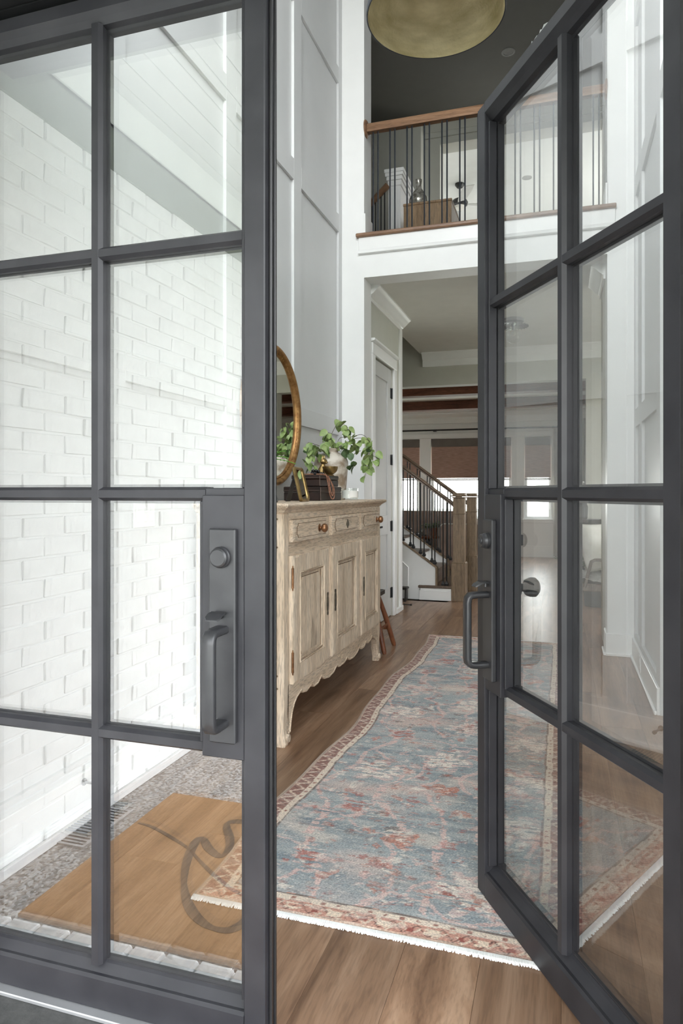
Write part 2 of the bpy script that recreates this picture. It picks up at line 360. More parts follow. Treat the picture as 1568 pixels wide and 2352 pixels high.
ROOT = {}
LOCAL = set()
def root_of(o):
    while o.parent: o = o.parent
    return o
def mesh_of(name, bm, mats, smooth=False, off=(0, 0, 0)):
    bmesh.ops.recalc_face_normals(bm, faces=bm.faces)
    if off != (0, 0, 0): bmesh.ops.translate(bm, verts=bm.verts, vec=(-off[0], -off[1], -off[2]))
    me = bpy.data.meshes.new(name); bm.to_mesh(me); bm.free()
    for m in (mats if isinstance(mats, (list, tuple)) else [mats]): me.materials.append(m)
    if smooth:
        for p in me.polygons: p.use_smooth = True
        if smooth is not True: me.set_sharp_from_angle(angle=math.radians(smooth))
    return me
def obj(name, bm, mat, parent=None, smooth=False, label=None, cat=None, group=None, kind=None, loc=None):
    off = (0, 0, 0)
    if parent is not None:
        r = root_of(parent)
        if r.name not in LOCAL: off = tuple(r.location)
    elif loc: off = loc
    me = mesh_of(name, bm, mat, smooth, off)
    o = bpy.data.objects.new(name, me); COL.objects.link(o); o.parent = parent
    if parent is None and loc: o.location = loc
    props(o, label, cat, group, kind)
    return o
def props(o, label=None, cat=None, group=None, kind=None):
    if label: o['label'] = label
    if cat: o['category'] = cat
    if group: o['group'] = group
    if kind: o['kind'] = kind
def thing(name, label, cat, loc=(0, 0, 0), rot=0, group=None, kind=None, local=False):
    o = bpy.data.objects.new(name, None); COL.objects.link(o); o.location = loc; o.rotation_euler = (0, 0, rot)
    o.empty_display_size = .05
    props(o, label, cat, group, kind)
    if local: LOCAL.add(o.name)
    return o
def inst(name, me, loc, parent=None, rot=(0, 0, 0), scale=(1, 1, 1)):
    o = bpy.data.objects.new(name, me); COL.objects.link(o); o.parent = parent
    if parent is not None and root_of(parent).name not in LOCAL:
        rl = root_of(parent).location; loc = (loc[0] - rl[0], loc[1] - rl[1], loc[2] - rl[2])
    o.location = loc; o.rotation_euler = rot; o.scale = scale
    return o
def struct(name, label=None, loc=(0, 0, 0), rot=0, local=False):
    return thing(name, label, None, loc, rot, None, 'structure', local)
def bx(name, dims, mat, parent=None, bev=.0, **kw):
    b = BM(); box(b, *dims, bev); return obj(name, b, mat, parent, **kw)

# ================================================================== STRUCTURE
XL, XR = -1.75, .513            # foyer side walls (face of the boards)
YF, YB = 1.42, 5.5              # inside of the front wall, face of the balcony wall
ZC, Z2, ZT = 3.0, 3.36, 6.1     # hall ceiling, upper floor, upper ceiling

# --- floor of oak planks
fl = struct('floor', 'brown oak plank floor running from front door to living room')
bx('subfloor', (-5.2, 3.9, 1.37, 13.4, -.12, -.014), M['tread'], fl)
lens = [1.05, 1.35, 1.6, 1.9, 2.2]
pl_me = []
for L in lens:
    b = BM(); box(b, -.0997, .0997, 0, L - .0008, -.014, 0, .0006); pl_me.append(mesh_of('floor_plank', b, M['oak']))
PW = .2
def lay(x0, x1, y0, y1):
    n = int(round((x1 - x0) / PW))
    for i in range(n):
        x = x0 + PW * (i + .5); y = y0
        first = True
        while y < y1 - .02:
            k = random.randrange(len(lens)); L = lens[k] if not first else lens[k] * random.uniform(.35, 1)
            sc = min(L, y1 - y) / lens[k]
            if y1 - (y + L) < .25: sc = (y1 - y) / lens[k]
            inst('floor_plank', pl_me[k], (x, y, 0), fl, scale=(1, sc, 1)); y += lens[k] * sc; first = False
lay(-1.8, .6, 1.43, 7.6)
lay(-1.2, 1.2, 7.6, 13.38)
lay(-3.8, -1.2, 8.62, 13.38)
lay(.6, 1.6, 1.43, 7.6)

# --- panelled side walls
def panel_wall(name, label, xf, sgn, y0, y1, stiles, rails, holes=None):
    w_ = struct(name, label)
    xb = xf - sgn * .02
    b = BM()
    a0, a1 = sorted((xb, xb - sgn * .12))
    if holes:
        hy0, hy1, hz = holes
        box(b, a0, a1, y0, hy0, 0, ZT); box(b, a0, a1, hy1, y1, 0, ZT); box(b, a0, a1, hy0, hy1, hz, ZT)
    else: box(b, a0, a1, y0, y1, 0, ZT)
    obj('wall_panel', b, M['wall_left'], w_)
    def inhole(ya, yb, za, zb):
        return holes and not (yb <= holes[0] + 1e-6 or ya >= holes[1] - 1e-6 or za >= holes[2] - 1e-6)
    b0, b1 = sorted((xb, xf))
    for (ya, yb) in stiles:
        za = 0
        if inhole(ya, yb, 0, 1): za = holes[2]
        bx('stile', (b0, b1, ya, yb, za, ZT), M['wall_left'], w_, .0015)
    edges = [(stiles[i][1], stiles[i + 1][0]) for i in range(len(stiles) - 1)]
    for (za, zb) in rails:
        for (ya, yb) in edges:
            if inhole(ya, yb, za, zb): continue
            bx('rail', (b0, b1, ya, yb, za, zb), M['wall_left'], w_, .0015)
    return w_
RAILS = [(.10, .19), (1.69, 1.82), (3.37, 3.515), (4.60, 4.73), (5.75, 5.9)]
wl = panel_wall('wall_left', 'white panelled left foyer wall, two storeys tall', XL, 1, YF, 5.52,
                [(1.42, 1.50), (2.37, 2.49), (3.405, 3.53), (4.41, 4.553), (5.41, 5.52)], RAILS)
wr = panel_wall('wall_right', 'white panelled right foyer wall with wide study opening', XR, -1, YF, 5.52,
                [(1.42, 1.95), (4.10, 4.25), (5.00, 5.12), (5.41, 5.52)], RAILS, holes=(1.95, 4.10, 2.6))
def baseboard(name, x0, x1, y0, y1, side, h=.185, mat='trim'):
    o = struct(name, 'white baseboard')
    bx('board', (x0, x1, y0, y1, 0, h), M[mat], o, .003)
    t = .014
    d = {'+x': (x1, x1 + t, y0, y1), '-x': (x0 - t, x0, y0, y1), '-y': (x0, x1, y0 - t, y0), '+y': (x0, x1, y1, y1 + t)}[side]
    bx('shoe_strip', (*d, 0, .022), M[mat], o, .004)
    o['label'] = 'white baseboard of ' + {'baseboard_left': 'the left foyer wall', 'baseboard_right': 'the right foyer wall', 'baseboard_left_pier': 'the white pier left of the hall opening', 'baseboard_right_pier': 'the white pier right of the hall opening'}.get(name, 'the ' + name.split('_', 1)[1].replace('_', ' ') + ' wall')
    return o
baseboard('baseboard_left', XL, XL + .016, YF, 5.5, '+x', .15)
baseboard('baseboard_right', XR - .016, XR, 4.10, 5.48, '-x', .15)

# --- balcony wall with the hall opening below and balcony opening above
OL, OR = -1.558, .328
wb = struct('wall_back', 'white wall with hall opening below and balcony opening above')
b = BM()
box(b, XL - .02, OL, YB, YB + .22, 0, ZT); box(b, OR, XR + .02, YB, YB + .22, 0, ZT)
box(b, OL, OR, YB, YB + .22, ZC, Z2 - .03); box(b, OL, OR, YB, YB + .22, ZT - .25, ZT)
obj('wall_panel', b, M['white'], wb)
bx('frieze_board', (OL - .045, OR + .055, YB - .018, YB, 3.19, Z2 - .03), M['trim'], wb, .003)
b = BM(); prism(b, [(YB - .018, 3.19), (YB - .030, 3.195), (YB - .024, 3.215), (YB - .018, 3.225)], 'x', OL - .045, OR + .055); obj('bead_molding', b, M['trim'], wb)
bx('balcony_nosing', (OL - .062, OR + .062, YB - .045, YB + .22, Z2 - .03, Z2), M['rail'], wb, .006, label='stained oak floor edge of the balcony')
for (x0, x1) in ((XL, OL + .012), (OR - .012, XR)):
    bx('pier_plinth', (x0 if x0 == XL else x0, x1, YB - .014, YB, 0, .165), M['trim'], wb, .003)
    bx('shoe_strip', (x0, x1 , YB - .03, YB - .014, 0, .022), M['trim'], wb, .004)
b = BM(); box(b, OR - .012, OR, YB, YB + .22, 0, .165, .003); obj('pier_plinth', b, M['trim'], wb)
b = BM(); box(b, OR - .028, OR - .012, YB - .014, YB + .22, 0, .022, .004); obj('shoe_strip', b, M['trim'], wb)
for x0, x1 in ((OL - .003, OL + .014), (OR - .014, OR + .003)):
    b = BM(); box(b, x0, x1, YB - .012, YB + .235, Z2, Z2 + .17, .003); obj('upper_plinth', b, M['trim'], wb)

# --- crown molding
def crown_pts(z, h=.115, p=.105):
    return [(0, z), (p, z), (p, z - .014), (p - .012, z - .02), (p - .03, z - .036), (p - .055, z - .062), (p - .075, z - .078), (p - .078, z - .084), (p - .09, z - .088), (p - .092, z - h), (0, z - h)]
def crown(name, axis, at, a, b_, z, sgn, h=.12, p=.105, mat='trim', parent=None, label=None):
    pts = [(at + sgn * u, v) for u, v in crown_pts(z, h, p)]
    bm = BM(); prism(bm, pts, axis, a, b_)
    return obj(name, bm, M[mat], parent, smooth=35, kind=None if parent else 'structure', label=label)

# --- hall
wh = struct('wall_hall', 'grey closet wall of the hall with its tall door opening')
XC = -1.585
b = BM()
box(b, XC - .14, XC, YB + .22, 5.895, 0, ZC); box(b, XC - .14, XC, 6.62, 6.98, 0, ZC); box(b, XC - .14, XC, 5.895, 6.62, 2.43, ZC)
box(b, -4.4, XC - .14, 6.86, 6.98, 0, ZC)
obj('wall_panel', b, M['greige'], wh)
crown('trim_1', 'y', XC, YB + .22, 7.0, ZC, 1, label='white crown molding along the closet wall')
# casing round the closet door
ca = struct('trim_3', 'white casing around the closet door')
for (y0, y1, z0, z1) in ((5.795, 5.895, 0, 2.43), (6.62, 6.72, 0, 2.43)):
    bx('side_casing', (XC, XC + .022, y0, y1, z0, z1), M['trim'], ca, .004)
bx('head_casing', (XC, XC + .024, 5.795, 6.72, 2.43, 2.53), M['trim'], ca, .004)
b = BM(); prism(b, [(XC, 2.53), (XC + .045, 2.545), (XC + .045, 2.562), (XC, 2.562)], 'y', 5.78, 6.735); obj('cap_molding', b, M['trim'], ca)
bx('corner_board', (XC, XC + .02, 6.88, 6.98, 0, ZC - .11), M['trim'], ca, .003)
bx('base_block', (XC, XC + .03, 6.72, 6.99, 0, .05), M['trim'], ca, .004)
# closet door with four hinges
dc = struct('door_3', 'white two-panel closet door with black hinges and lever')
XD = XC - .012
b = BM(); box(b, XD - .04, XD - .014, 5.90, 6.615, .008, 2.42); obj('door_core', b, M['door_grey'], dc)
for d in ((5.90, 6.02, .008, 2.42), (6.47, 6.615, .008, 2.42)): bx('stile', (XD - .014, XD, d[0], d[1], d[2], d[3]), M['door_grey'], dc, .002)
for d in ((.008, .289), (.812, .995), (2.283, 2.42)): bx('rail', (XD - .014, XD, 6.02, 6.47, d[0], d[1]), M['door_grey'], dc, .002)
for z in (.231, .885, 1.536, 2.19):
    b = BM(); box(b, XD - .002, XD + .003, 6.575, 6.625, z - .05, z + .05); tube(b, [(XD + .008, 6.618, z - .052), (XD + .008, 6.618, z + .052)], .007); obj('hinge', b, M['black'], dc)
b = BM(); lathe(b, [(0, 0), (.026, 0), (.026, .008), (.01, .01), (.01, .045), (0, .045)], (XD, 5.965, .90), 16, 'x'); sweep_rect(b, [(XD + .045, 5.955, .90), (XD + .045, 6.08, .90)], .018, .012, (0, 0, 1)); obj('lever_handle', b, M['black'], dc)

# hall ceiling slab / upper floor
sl = struct('ceiling_hall', 'warm grey hall ceiling under the balcony floor')
b = BM(); box(b, -1.73, 3.6, YB + .22, 9.0, ZC, Z2 - .03); box(b, -4.4, -1.73, 5.52, 7.6, ZC, Z2 - .03); obj('slab', b, M['ceil'], sl)
uf = struct('floor_upper', 'oak floor of the upstairs landing')
b = BM(); box(b, -1.73, 3.6, YB + .22, 12.6, Z2 - .03, Z2); obj('boards', b, M['tread'], uf)
# header wall to living room
wv = struct('wall_living_header', 'warm grey header wall between hall and living room')
b = BM()
box(b, -4.4, 3.6, 8.8, 8.98, 2.59, ZC + .3); box(b, .285, 1.25, 8.8, 8.98, 0, 2.59); box(b, -4.4, -1.73, 8.8, 8.98, 3.3, ZT)
obj('wall_panel', b, M['greige'], wv)
crown('trim_4', 'x', 8.8, -1.70, .50, ZC, -1, .17, .13, label='white crown molding on the living room header')
bx('wall_stair_back', (-4.4, -1.30, 8.8, 8.98, 0, .12), M['greige'], None, kind='structure', label='low stub wall behind the stair')
# side room beyond the right stub wall
ws = struct('wall_side_room', 'walls of the side room right of the hall')
b = BM(); box(b, OR, .47, YB + .22, 6.30, 0, ZC); box(b, .47, 1.9, YB + .22, YB + .34, 0, ZC)
box(b, 3.4, 3.55, YB + .22, 6.2, 0, ZC); box(b, 3.4, 3.55, 8.2, 8.98, 0, ZC); box(b, 3.4, 3.55, 6.2, 8.2, 0, .8); box(b, 3.4, 3.55, 6.2, 8.2, 2.5, ZC)
box(b, 1.9, 3.55, YB + .22, YB + .34, 0, ZC); box(b, 1.25, 3.55, 8.8, 8.98, 0, ZC)
obj('wall_panel', b, M['greige'], ws)
crown('trim_5', 'y', OR, YB + .22, 6.32, ZC, -1, label='white crown molding on the short right stub wall')

# living room shell
lv = struct('wall_living', 'white rear wall of the living room with window openings')
YR = 13.38
WINS = [(-4.3, -2.652), (-2.432, -.895), (-.66, -.174)]
b = BM()
xs = [-5.2] + [v for wv_ in WINS for v in wv_] + [3.6]
for i in range(0, len(xs), 2): box(b, xs[i], xs[i + 1], YR, YR + .18, 0, 2.75)
for a0, a1 in WINS: box(b, a0, a1, YR, YR + .18, 0, .70); box(b, a0, a1, YR, YR + .18, 2.26, 2.75)
box(b, -5.3, -5.2, 8.9, YR, 0, 2.75); box(b, 3.6, 3.7, 8.9, YR, 0, 2.75)
obj('wall_panel', b, M['white'], lv)
bx('base_board', (-5.2, 3.6, YR - .016, YR, 0, .21), M['trim'], lv, .003)
bx('apron_molding', (-5.2, 3.6, YR - .03, YR, .64, .70), M['trim'], lv, .004)
bx('head_molding', (-5.2, 3.6, YR - .03, YR, 2.27, 2.36), M['trim'], lv, .004)
crown('trim_6', 'x', YR, -5.2, 3.6, 2.75, -1, .20, .16, label='white crown molding above the living room windows')
bx('ceiling_living', (-5.3, 3.7, 8.98, YR + .1, 2.75, 2.87), M['ceil'], kind='structure', label='ceiling of the living room')
for i, y in enumerate((9.78, 11.5)):
    bx('trim_%d' % (7 + i), (-5.2, 3.6, y, y + .22, 2.605, 2.75), M['beam'], None, .006, kind='structure', label=('nearer' if i == 0 else 'farther') + ' dark red wood ceiling beam in the living room')
for i, (a0, a1) in enumerate(WINS):
    o = struct('window_%d' % (i + 1), ['left', 'wide middle', 'narrow right'][i] + ' living room window behind a woven blind')
    for d in ((a0, a0 + .05, .70, 2.26), (a1 - .05, a1, .70, 2.26)): bx('window_frame', (d[0], d[1], YR + .06, YR + .11, d[2], d[3]), M['trim'], o, .003)
    for d in ((.70, .76), (2.20, 2.26)): bx('window_frame', (a0 + .05, a1 - .05, YR + .06, YR + .11, d[0], d[1]), M['trim'], o, .003)
    bx('window_sill', (a0 - .03, a1 + .03, YR - .04, YR + .06, .69, .715), M['trim'], o, .004)
    b = BM(); box(b, a0 + .05, a1 - .05, YR + .08, YR + .084, .76, 2.20); obj('glass_pane', b, M['win'], o)

# upstairs shell
wu = struct('wall_upper', 'warm grey walls of the upstairs landing')
b = BM()
YU = 9.15
box(b, -4.4, -1.54, YU, YU + .27, 3.3, ZT); box(b, .50, 3.6, YU, YU + .27, 3.3, ZT); box(b, -1.54, .50, YU, YU + .27, 5.86, ZT)
box(b, -4.5, -4.4, 5.5, 9.3, 0, ZT); box(b, 3.5, 3.6, 5.5, 9.3, 3.3, ZT)
box(b, -4.4, XL - .14, 5.52, 5.6, 0, ZT); box(b, XR + .14, 3.6, 5.52, 5.6, 3.3, ZT)
obj('wall_panel', b, M['greige'], wu)
crown('trim_9', 'x', YU, -4.4, 3.5, ZT, -1, .15, .12, 'greige', label='crown molding on the far landing wall')
bx('trim_10', (-2.9, -1.70, YU - .015, YU, 5.82, 5.86), M['greige'], kind='structure', label='thin picture rail on the far landing wall')
br = struct('wall_bonus_room', 'pale grey walls of the room beyond the landing')
b = BM(); box(b, -2.6, 1.0, 12.5, 12.6, 3.3, 6.2); box(b, -2.7, -2.6, 9.4, 12.6, 3.3, 6.2)
box(b, 1.9, 2.0, 9.4, 10.2, 3.3, 6.2); box(b, 1.9, 2.0, 12.1, 12.6, 3.3, 6.2); box(b, 1.9, 2.0, 10.2, 12.1, 3.3, 4.1); box(b, 1.9, 2.0, 10.2, 12.1, 5.7, 6.2); box(b, 1.0, 2.0, 12.5, 12.6, 3.3, 6.2)
obj('wall_panel', b, M['white'], br)
bx('ceiling_bonus_room', (-2.7, 2.0, YU + .2, 12.6, ZT, 6.22), M['porch_white'], kind='structure', label='pale ceiling with fan in the room beyond the landing')
bx('ceiling', (-4.5, 3.6, 1.3, YU + .2, ZT, 6.22), M['dark_ceil'], kind='structure', label='dark grey ceiling over foyer and landing')

# front wall with door opening and added upper window
wf = struct('wall_front', 'front wall around the double door, with upper window')
JX0, JX1, HZ = -1.50, .235, 2.39
b = BM()
for d in ((-1.9, -1.62, 0, ZT), (.36, 1.7, 0, ZT), (1.7, 2.9, 0, .8), (1.7, 2.9, 2.4, ZT), (2.9, 3.9, 0, ZT), (-1.62, .36, 2.52, 3.3), (-1.62, -1.40, 3.3, ZT), (.16, .36, 3.3, ZT), (-1.40, .16, 5.7, ZT)):
    box(b, d[0], d[1], 1.27, 1.42, d[2], d[3])
obj('wall_panel', b, M['white'], wf)
wn = struct('window_4', 'tall window above the front door')  # window put in to bring sky light into the foyer
for d in ((-1.40, -1.35, 3.3, 5.7), (.11, .16, 3.3, 5.7), (-.645, -.595, 3.3, 5.7)): bx('window_frame', (d[0], d[1], 1.32, 1.37, d[2], d[3]), M['bronze'], wn)
for d in ((3.3, 3.35), (5.65, 5.7), (4.48, 4.53)): bx('window_frame', (-1.35, .11, 1.325, 1.365, d[0], d[1]), M['bronze'], wn)
b = BM(); box(b, -1.35, .11, 1.343, 1.347, 3.35, 5.65); obj('glass_pane', b, M['win'], wn)
w5 = struct('window_5', 'front window of the study')  # window added as the study's light source, aimed off the left wall
for d in ((1.7, 1.75, .8, 2.4), (2.85, 2.9, .8, 2.4)): bx('window_frame', (d[0], d[1], 1.32, 1.37, d[2], d[3]), M['bronze'], w5)
for d in ((.8, .85), (2.35, 2.4), (1.58, 1.62)): bx('window_frame', (1.75, 2.85, 1.325, 1.365, d[0], d[1]), M['bronze'], w5)
b = BM(); box(b, 1.75, 2.85, 1.343, 1.347, .85, 2.35); obj('glass_pane', b, M['win'], w5)
# study room on the right
st = struct('wall_study', 'white walls of the study right of the foyer')
b = BM()
box(b, .65, 3.9, 4.30, 4.40, 0, 2.8); box(b, 3.8, 3.9, 1.42, 4.4, 0, 2.8)
obj('wall_panel', b, M['white'], st)
bx('ceiling_study', (.65, 3.9, 1.42, 4.4, 2.8, 2.9), M['ceil'], kind='structure', label='ceiling of the study right of the foyer')

# door frame (black steel) and sill
fr = struct('trim_11', 'black steel frame of the double front door')
bx('jamb', (-1.62, JX0, 1.262, 1.36, 0, 2.52), M['black'], fr, .003); bx('jamb', (-1.62, JX0 - .02, 1.36, 1.44, 0, 2.52), M['black'], fr)
bx('jamb', (.204, .36, 1.20, 1.366, 0, 2.52), M['black'], fr, .003); bx('jamb', (.262, .36, 1.366, 1.44, 0, 2.52), M['black'], fr)
bx('head', (JX0, .204, 1.20, 1.355, HZ + .012, 2.52), M['black'], fr, .003); bx('head', (JX0 - .02, .262, 1.355, 1.44, HZ + .01, 2.52), M['black'], fr)
sill = struct('trim_12', 'dark grey door sill with pale aluminium strip and white bricks')
bx('sill_plate', (-1.62, .36, 1.238, 1.43, -.06, -.002), M['threshold'], sill, .003)
b = BM(); box(b, -1.50, .204, 1.338, 1.366, -.002, .008, .002); obj('metal_strip', b, M['alu'], sill, label='pale aluminium strip')
b = BM(); box(b, -.0475, .0475, -.033, .031, -.06, -.0, .007)
for v in b.verts: v.co += Vector((random.uniform(-.002, .002), random.uniform(-.002, .002), random.uniform(-.002, .001)))
me = mesh_of('brick', b, M['brick'])
for i in range(20): inst('brick', me, (-1.57 + i * .102, 1.207, -.016), sill, rot=(random.uniform(-.02, .02), random.uniform(-.02, .02), random.uniform(-.02, .02)))
bx('mortar_bed', (-1.62, .46, 1.172, 1.237, -.10, -.032), M['mortar'], sill)

# --- double door leaves
LW, LT = .872, .066
def muntin(bm, axis, c, a, b_, s=1):
    dd = 0 if axis == 'z' else .0006
    prof = [(-.016, .036 - dd), (-.016, .022 + dd), (-.009, .012 + dd), (.009, .012 + dd), (.016, .022 + dd), (.016, .036 - dd)]
    if axis == 'z': prism(bm, [(c + u, v) for u, v in prof], 'z', a, b_)
    else: prism(bm, [(v, c + u) for u, v in prof], 'x', min(a, b_), max(a, b_))
def leaf(name, label, loc, rot, s, knob):
    r = struct(name, label, loc, rot, True)
    X = lambda e: s * (LW - e)                 # e = distance from the free edge
    def bar(nm, e0, e1, y0, y1, z0, z1, bev=.0025, mat='bronze', parent=r, **k):
        x0, x1 = sorted((X(e0), X(e1))); return bx(nm, (x0, x1, y0, y1, z0, z1), M[mat], parent, bev, **k)
    zb, zt = .010, 2.383
    bar('stile', 0, .05, 0, LT, zb, zt); bar('stile', LW - .05, LW, 0, LT, zb, zt)
    x0, x1 = sorted((X(.05), X(LW - .05)))
    b = BM(); prism(b, [(0, zb), (0, .078), (.006, .084), (.014, .084), (.03, .100), (.036, .104), (LT, .104), (LT, zb)], 'x', x0, x1); obj('bottom_rail', b, M['bronze'], r)
    b = BM(); prism(b, [(0, zt), (0, 2.352), (.012, 2.340), (.022, 2.328), (.036, 2.325), (LT, 2.325), (LT, zt)], 'x', x0, x1); obj('top_rail', b, M['bronze'], r)
    # weather bead along the free edge
    bar('edge_gasket', -.007, 0, .020, .034, zb, zt, .002, 'black')
    bar('edge_gasket', -.005, 0, .046, .056, zb, zt, .002, 'black')
    em = .443
    b = BM(); muntin(b, 'z', X(em), .10, 2.33); obj('mullion', b, M['bronze'], r)
    bar('inner_mullion', em - .016, em + .016, .054, LT, .10, 2.33)
    ZR = [.104, .651, 1.2155, 1.784, 2.325]
    for i, z in enumerate(ZR[1:4]):
        e0 = .15 if i < 2 else .05
        if i < 2:
            b = BM(); muntin(b, 'x', z, X(e0), X(LW - .05)); obj('cross_bar', b, M['bronze'], r)
            if True:
                bar('inner_cross_bar', e0, LW - .05, .0546, LT - .0006, z - .016, z + .016)
                # side bead above / below the lock panel
        else:
            b = BM(); muntin(b, 'x', z, X(.05), X(LW - .05)); obj('cross_bar', b, M['bronze'], r)
            bar('inner_cross_bar', .05, LW - .05, .0546, LT - .0006, z - .016, z + .016)
    bar('cross_bar', .05, .15, .012, LT, 1.19, 1.229, .002); 
    # lock panel
    bar('lock_panel', .05, .152, .001, LT, .634, 1.2135, .002)
    # glazing beads
    for (z0, z1) in ((.104, .634), (1.229, 2.325)): bar('glazing_bead', .05, .060, .010, .036, z0, z1, .002)
    bar('glazing_bead', .152, .163, .010, .036, .66, 1.20, .002)
    bar('glazing_bead', LW - .060, LW - .05, .010, .036, .104, 2.325, .002)
    # panes
    g = .012
    for ci in range(2):
        for k in range(4):
            z0 = ZR[k] + (g if k else 0); z1 = ZR[k + 1] - (g if k < 3 else 0)
            if ci == 0: e0, e1 = (.055 if k != 1 else .158), em - g
            else: e0, e1 = em + g, LW - .055
            xa, xb = sorted((X(e0), X(e1)))
            b = BM(); box(b, xa, xb, .036, .053, z0, z1)
            b.faces.ensure_lookup_table()
            for f in b.faces:
                f.normal_update(); c = f.calc_center_median()
                f.material_index = 0 if c.y < .037 else 1
            # only the two faces: drop the four rims
            bmesh.ops.delete(b, geom=[f for f in b.faces if .0365 < f.calc_center_median().y < .0525], context='FACES')
            p = obj('glass_pane', b, [M['pane_out'], M['pane_in']], r)
            b = BM(); t = .010
            for d in ((xa, xa + t, z0, z1), (xb - t, xb, z0, z1), (xa + t, xb - t, z0, z0 + t), (xa + t, xb - t, z1 - t, z1)): box(b, d[0], d[1], .037, .052, d[2], d[3])
            obj('spacer', b, M['bronze'], p)
    # handle set
    hp = bar('handle_plate', .064, .128, -.014, .001, .672, 1.140, .003, 'hardware')
    b = BM(); c = (X(.096), -.014, 1.078)
    lathe(b, [(0, -.020), (.017, -.020), (.0205, -.017), (.0215, -.010), (.0235, -.008), (.0235, 0), (0, 0)], c, 28, 'y')
    if knob: lathe(b, [(0, -.023), (.009, -.023), (.010, -.020), (.010, -.019), (0, -.019)], c, 16, 'y'); box(b, c[0] - .0015, c[0] + .0015, c[1] - .025, c[1] - .02, c[2] - .006, c[2] + .006)
    obj('deadbolt', b, M['hardware'], hp, smooth=40)
    b = BM(); zt_ = .958; xs_ = X(.098)
    rings = []
    for k, (yy, dz, hw, th) in enumerate(((-.012, .0, .013, .005), (-.024, .003, .016, .005), (-.038, .001, .018, .0045), (-.050, -.005, .018, .004), (-.057, -.010, .013, .003))):
        rings.append([(xs_ - hw, yy, zt_ + dz - th), (xs_ + hw, yy, zt_ + dz - th), (xs_ + hw, yy, zt_ + dz), (xs_ - hw, yy, zt_ + dz)])
    loft(b, rings); tube(b, [(xs_, -.020, zt_ - .002), (xs_, -.020, zt_ - .014)], .005)
    obj('thumb_latch', b, M['hardware'], hp, smooth=40)
    b = BM(); xg = X(.094)
    P = [(xg, -.012, .921), (xg, -.052, .921), (xg, -.066, .919), (xg, -.073, .912), (xg, -.075, .900), (xg, -.075, .83), (xg, -.075, .738), (xg, -.073, .726), (xg, -.066, .719), (xg, -.052, .717), (xg, -.012, .717)]
    sweep_rect(b, P, .030, .017, (1, 0, 0)); obj('grip', b, M['hardware'], hp, smooth=50)
    if knob:
        b = BM(); rr = random.Random(4); e = .29; prev = None
        while e < .43:
            h = rr.uniform(.006, .024); x_ = X(e); q = [b.verts.new((x_, .004 + rr.uniform(0, .01), zt - .012)), b.verts.new((x_, .006 + rr.uniform(0, .01), zt + h)), b.verts.new((x_, .02, zt + h * .5))]
            if prev: b.faces.new((prev[0], q[0], q[1], prev[1])); b.faces.new((prev[1], q[1], q[2], prev[2]))
            prev = q; e += rr.uniform(.006, .014)
        bmesh.ops.solidify(b, geom=b.faces[:], thickness=.0006)
        obj('film_scrap', b, M['plastic'], r, label='torn scrap of whitish wrapping film')
    # inside: plate, thumb-turn and knob
    ip = bar('inner_plate', .066, .126, LT, LT + .010, .80, 1.13, .003, 'hardware')
    b = BM(); lathe(b, [(0, 0), (.030, 0), (.030, .006), (.012, .012), (.012, .030), (.024, .036), (.029, .048), (.029, .062), (.022, .070), (0, .072)], (X(.096), LT + .010, .938), 28, 'y'); obj('door_knob', b, M['hardware'], ip, smooth=40)
    b = BM(); box(b, X(.096) - .004, X(.096) + .004, LT + .01, LT + .035, 1.062, 1.094, .002); obj('thumb_turn', b, M['hardware'], ip)
    return r
leaf('door_1', 'closed left leaf of the dark steel glazed front door', (-.608 - LW, 1.361, 0), 0, 1, False)
ANG = math.radians(31.2)
hx, hy = -.2435 + LW * math.sin(ANG), 2.1285 - LW * math.cos(ANG)
leaf('door_2', 'open right leaf of the dark steel glazed front door', (hx, hy, 0), -(PI / 2 - ANG), -1, True)

# --- porch
pf = bx('floor_porch', (-2.1, 4.2, -2.2, 1.27, -.22, -.10), M['aggregate'], kind='structure', label='grey pebbled concrete porch floor')
pw = struct('wall_porch', 'white painted brick side wall of the porch')
XB = -1.815
bx('wall_core', (XB - .22, XB - .0075, -1.7, 1.36, -.10, 2.60), M['mortar'], pw)
bricks = []
CH, BL = .0770, .2185
b_me = []
for k in range(4):
    b = BM(); box(b, -.03, 0, 0, BL - .009, 0, CH - .008, .004)
    for v in b.verts: v.co += Vector((random.uniform(-.0025, .0025), random.uniform(-.002, .002), random.uniform(-.002, .002)))
    b_me.append(mesh_of('brick', b, M['brick']))
cells = []
nc = int((2.60 + .10) / CH)
for c in range(nc):
    y = 1.37 - (.5 * BL if c % 2 else 0) - BL
    while y > -1.68: cells.append((y + BL > 1.36, y, -.10 + c * CH + .004)); y -= BL
cells = [(y, z) for f, y, z in cells]
# the 300 nearest ones are bricks of their own, the rest one part
cells.sort(key=lambda q: (-(q[0])))
for y, z in cells[:300]:
    inst('brick', random.choice(b_me), (XB + random.uniform(-.003, .003), y, z), pw, rot=(0, random.uniform(-.02, .02), random.uniform(-.012, .012)))
b = BM()
for y, z in cells[300:]:
    dx = random.uniform(-.003, .003); box(b, XB - .03 + dx, XB + dx, y, y + BL - .009, z, z + CH - .008, .004)
o = obj('bricks', b, M['brick'], pw, kind='stuff')
b = BM(); box(b, XB, XB + .018, -1.7, 1.2, -.10, -.062, .004); obj('base_course', b, M['brick'], pw)
b = BM()
for c in range(int(2.86 / CH)):
    z = -.10 + c * CH + .004; x = -1.80 - (.5 * BL if c % 2 else 0)
    while x < 2.4:
        x1 = min(x + BL - .009, 1.69); x0 = max(x, -1.80)
        for a0, a1 in (((x0, min(x1, -1.625)), (max(x0, .365), x1)) if z < 2.50 else ((x0, x1),)):
            if a1 - a0 > .02 and z < 2.76: box(b, a0, a1, 1.245 + random.uniform(-.003, .003), 1.272, z, z + CH - .008, .003)
        x += BL
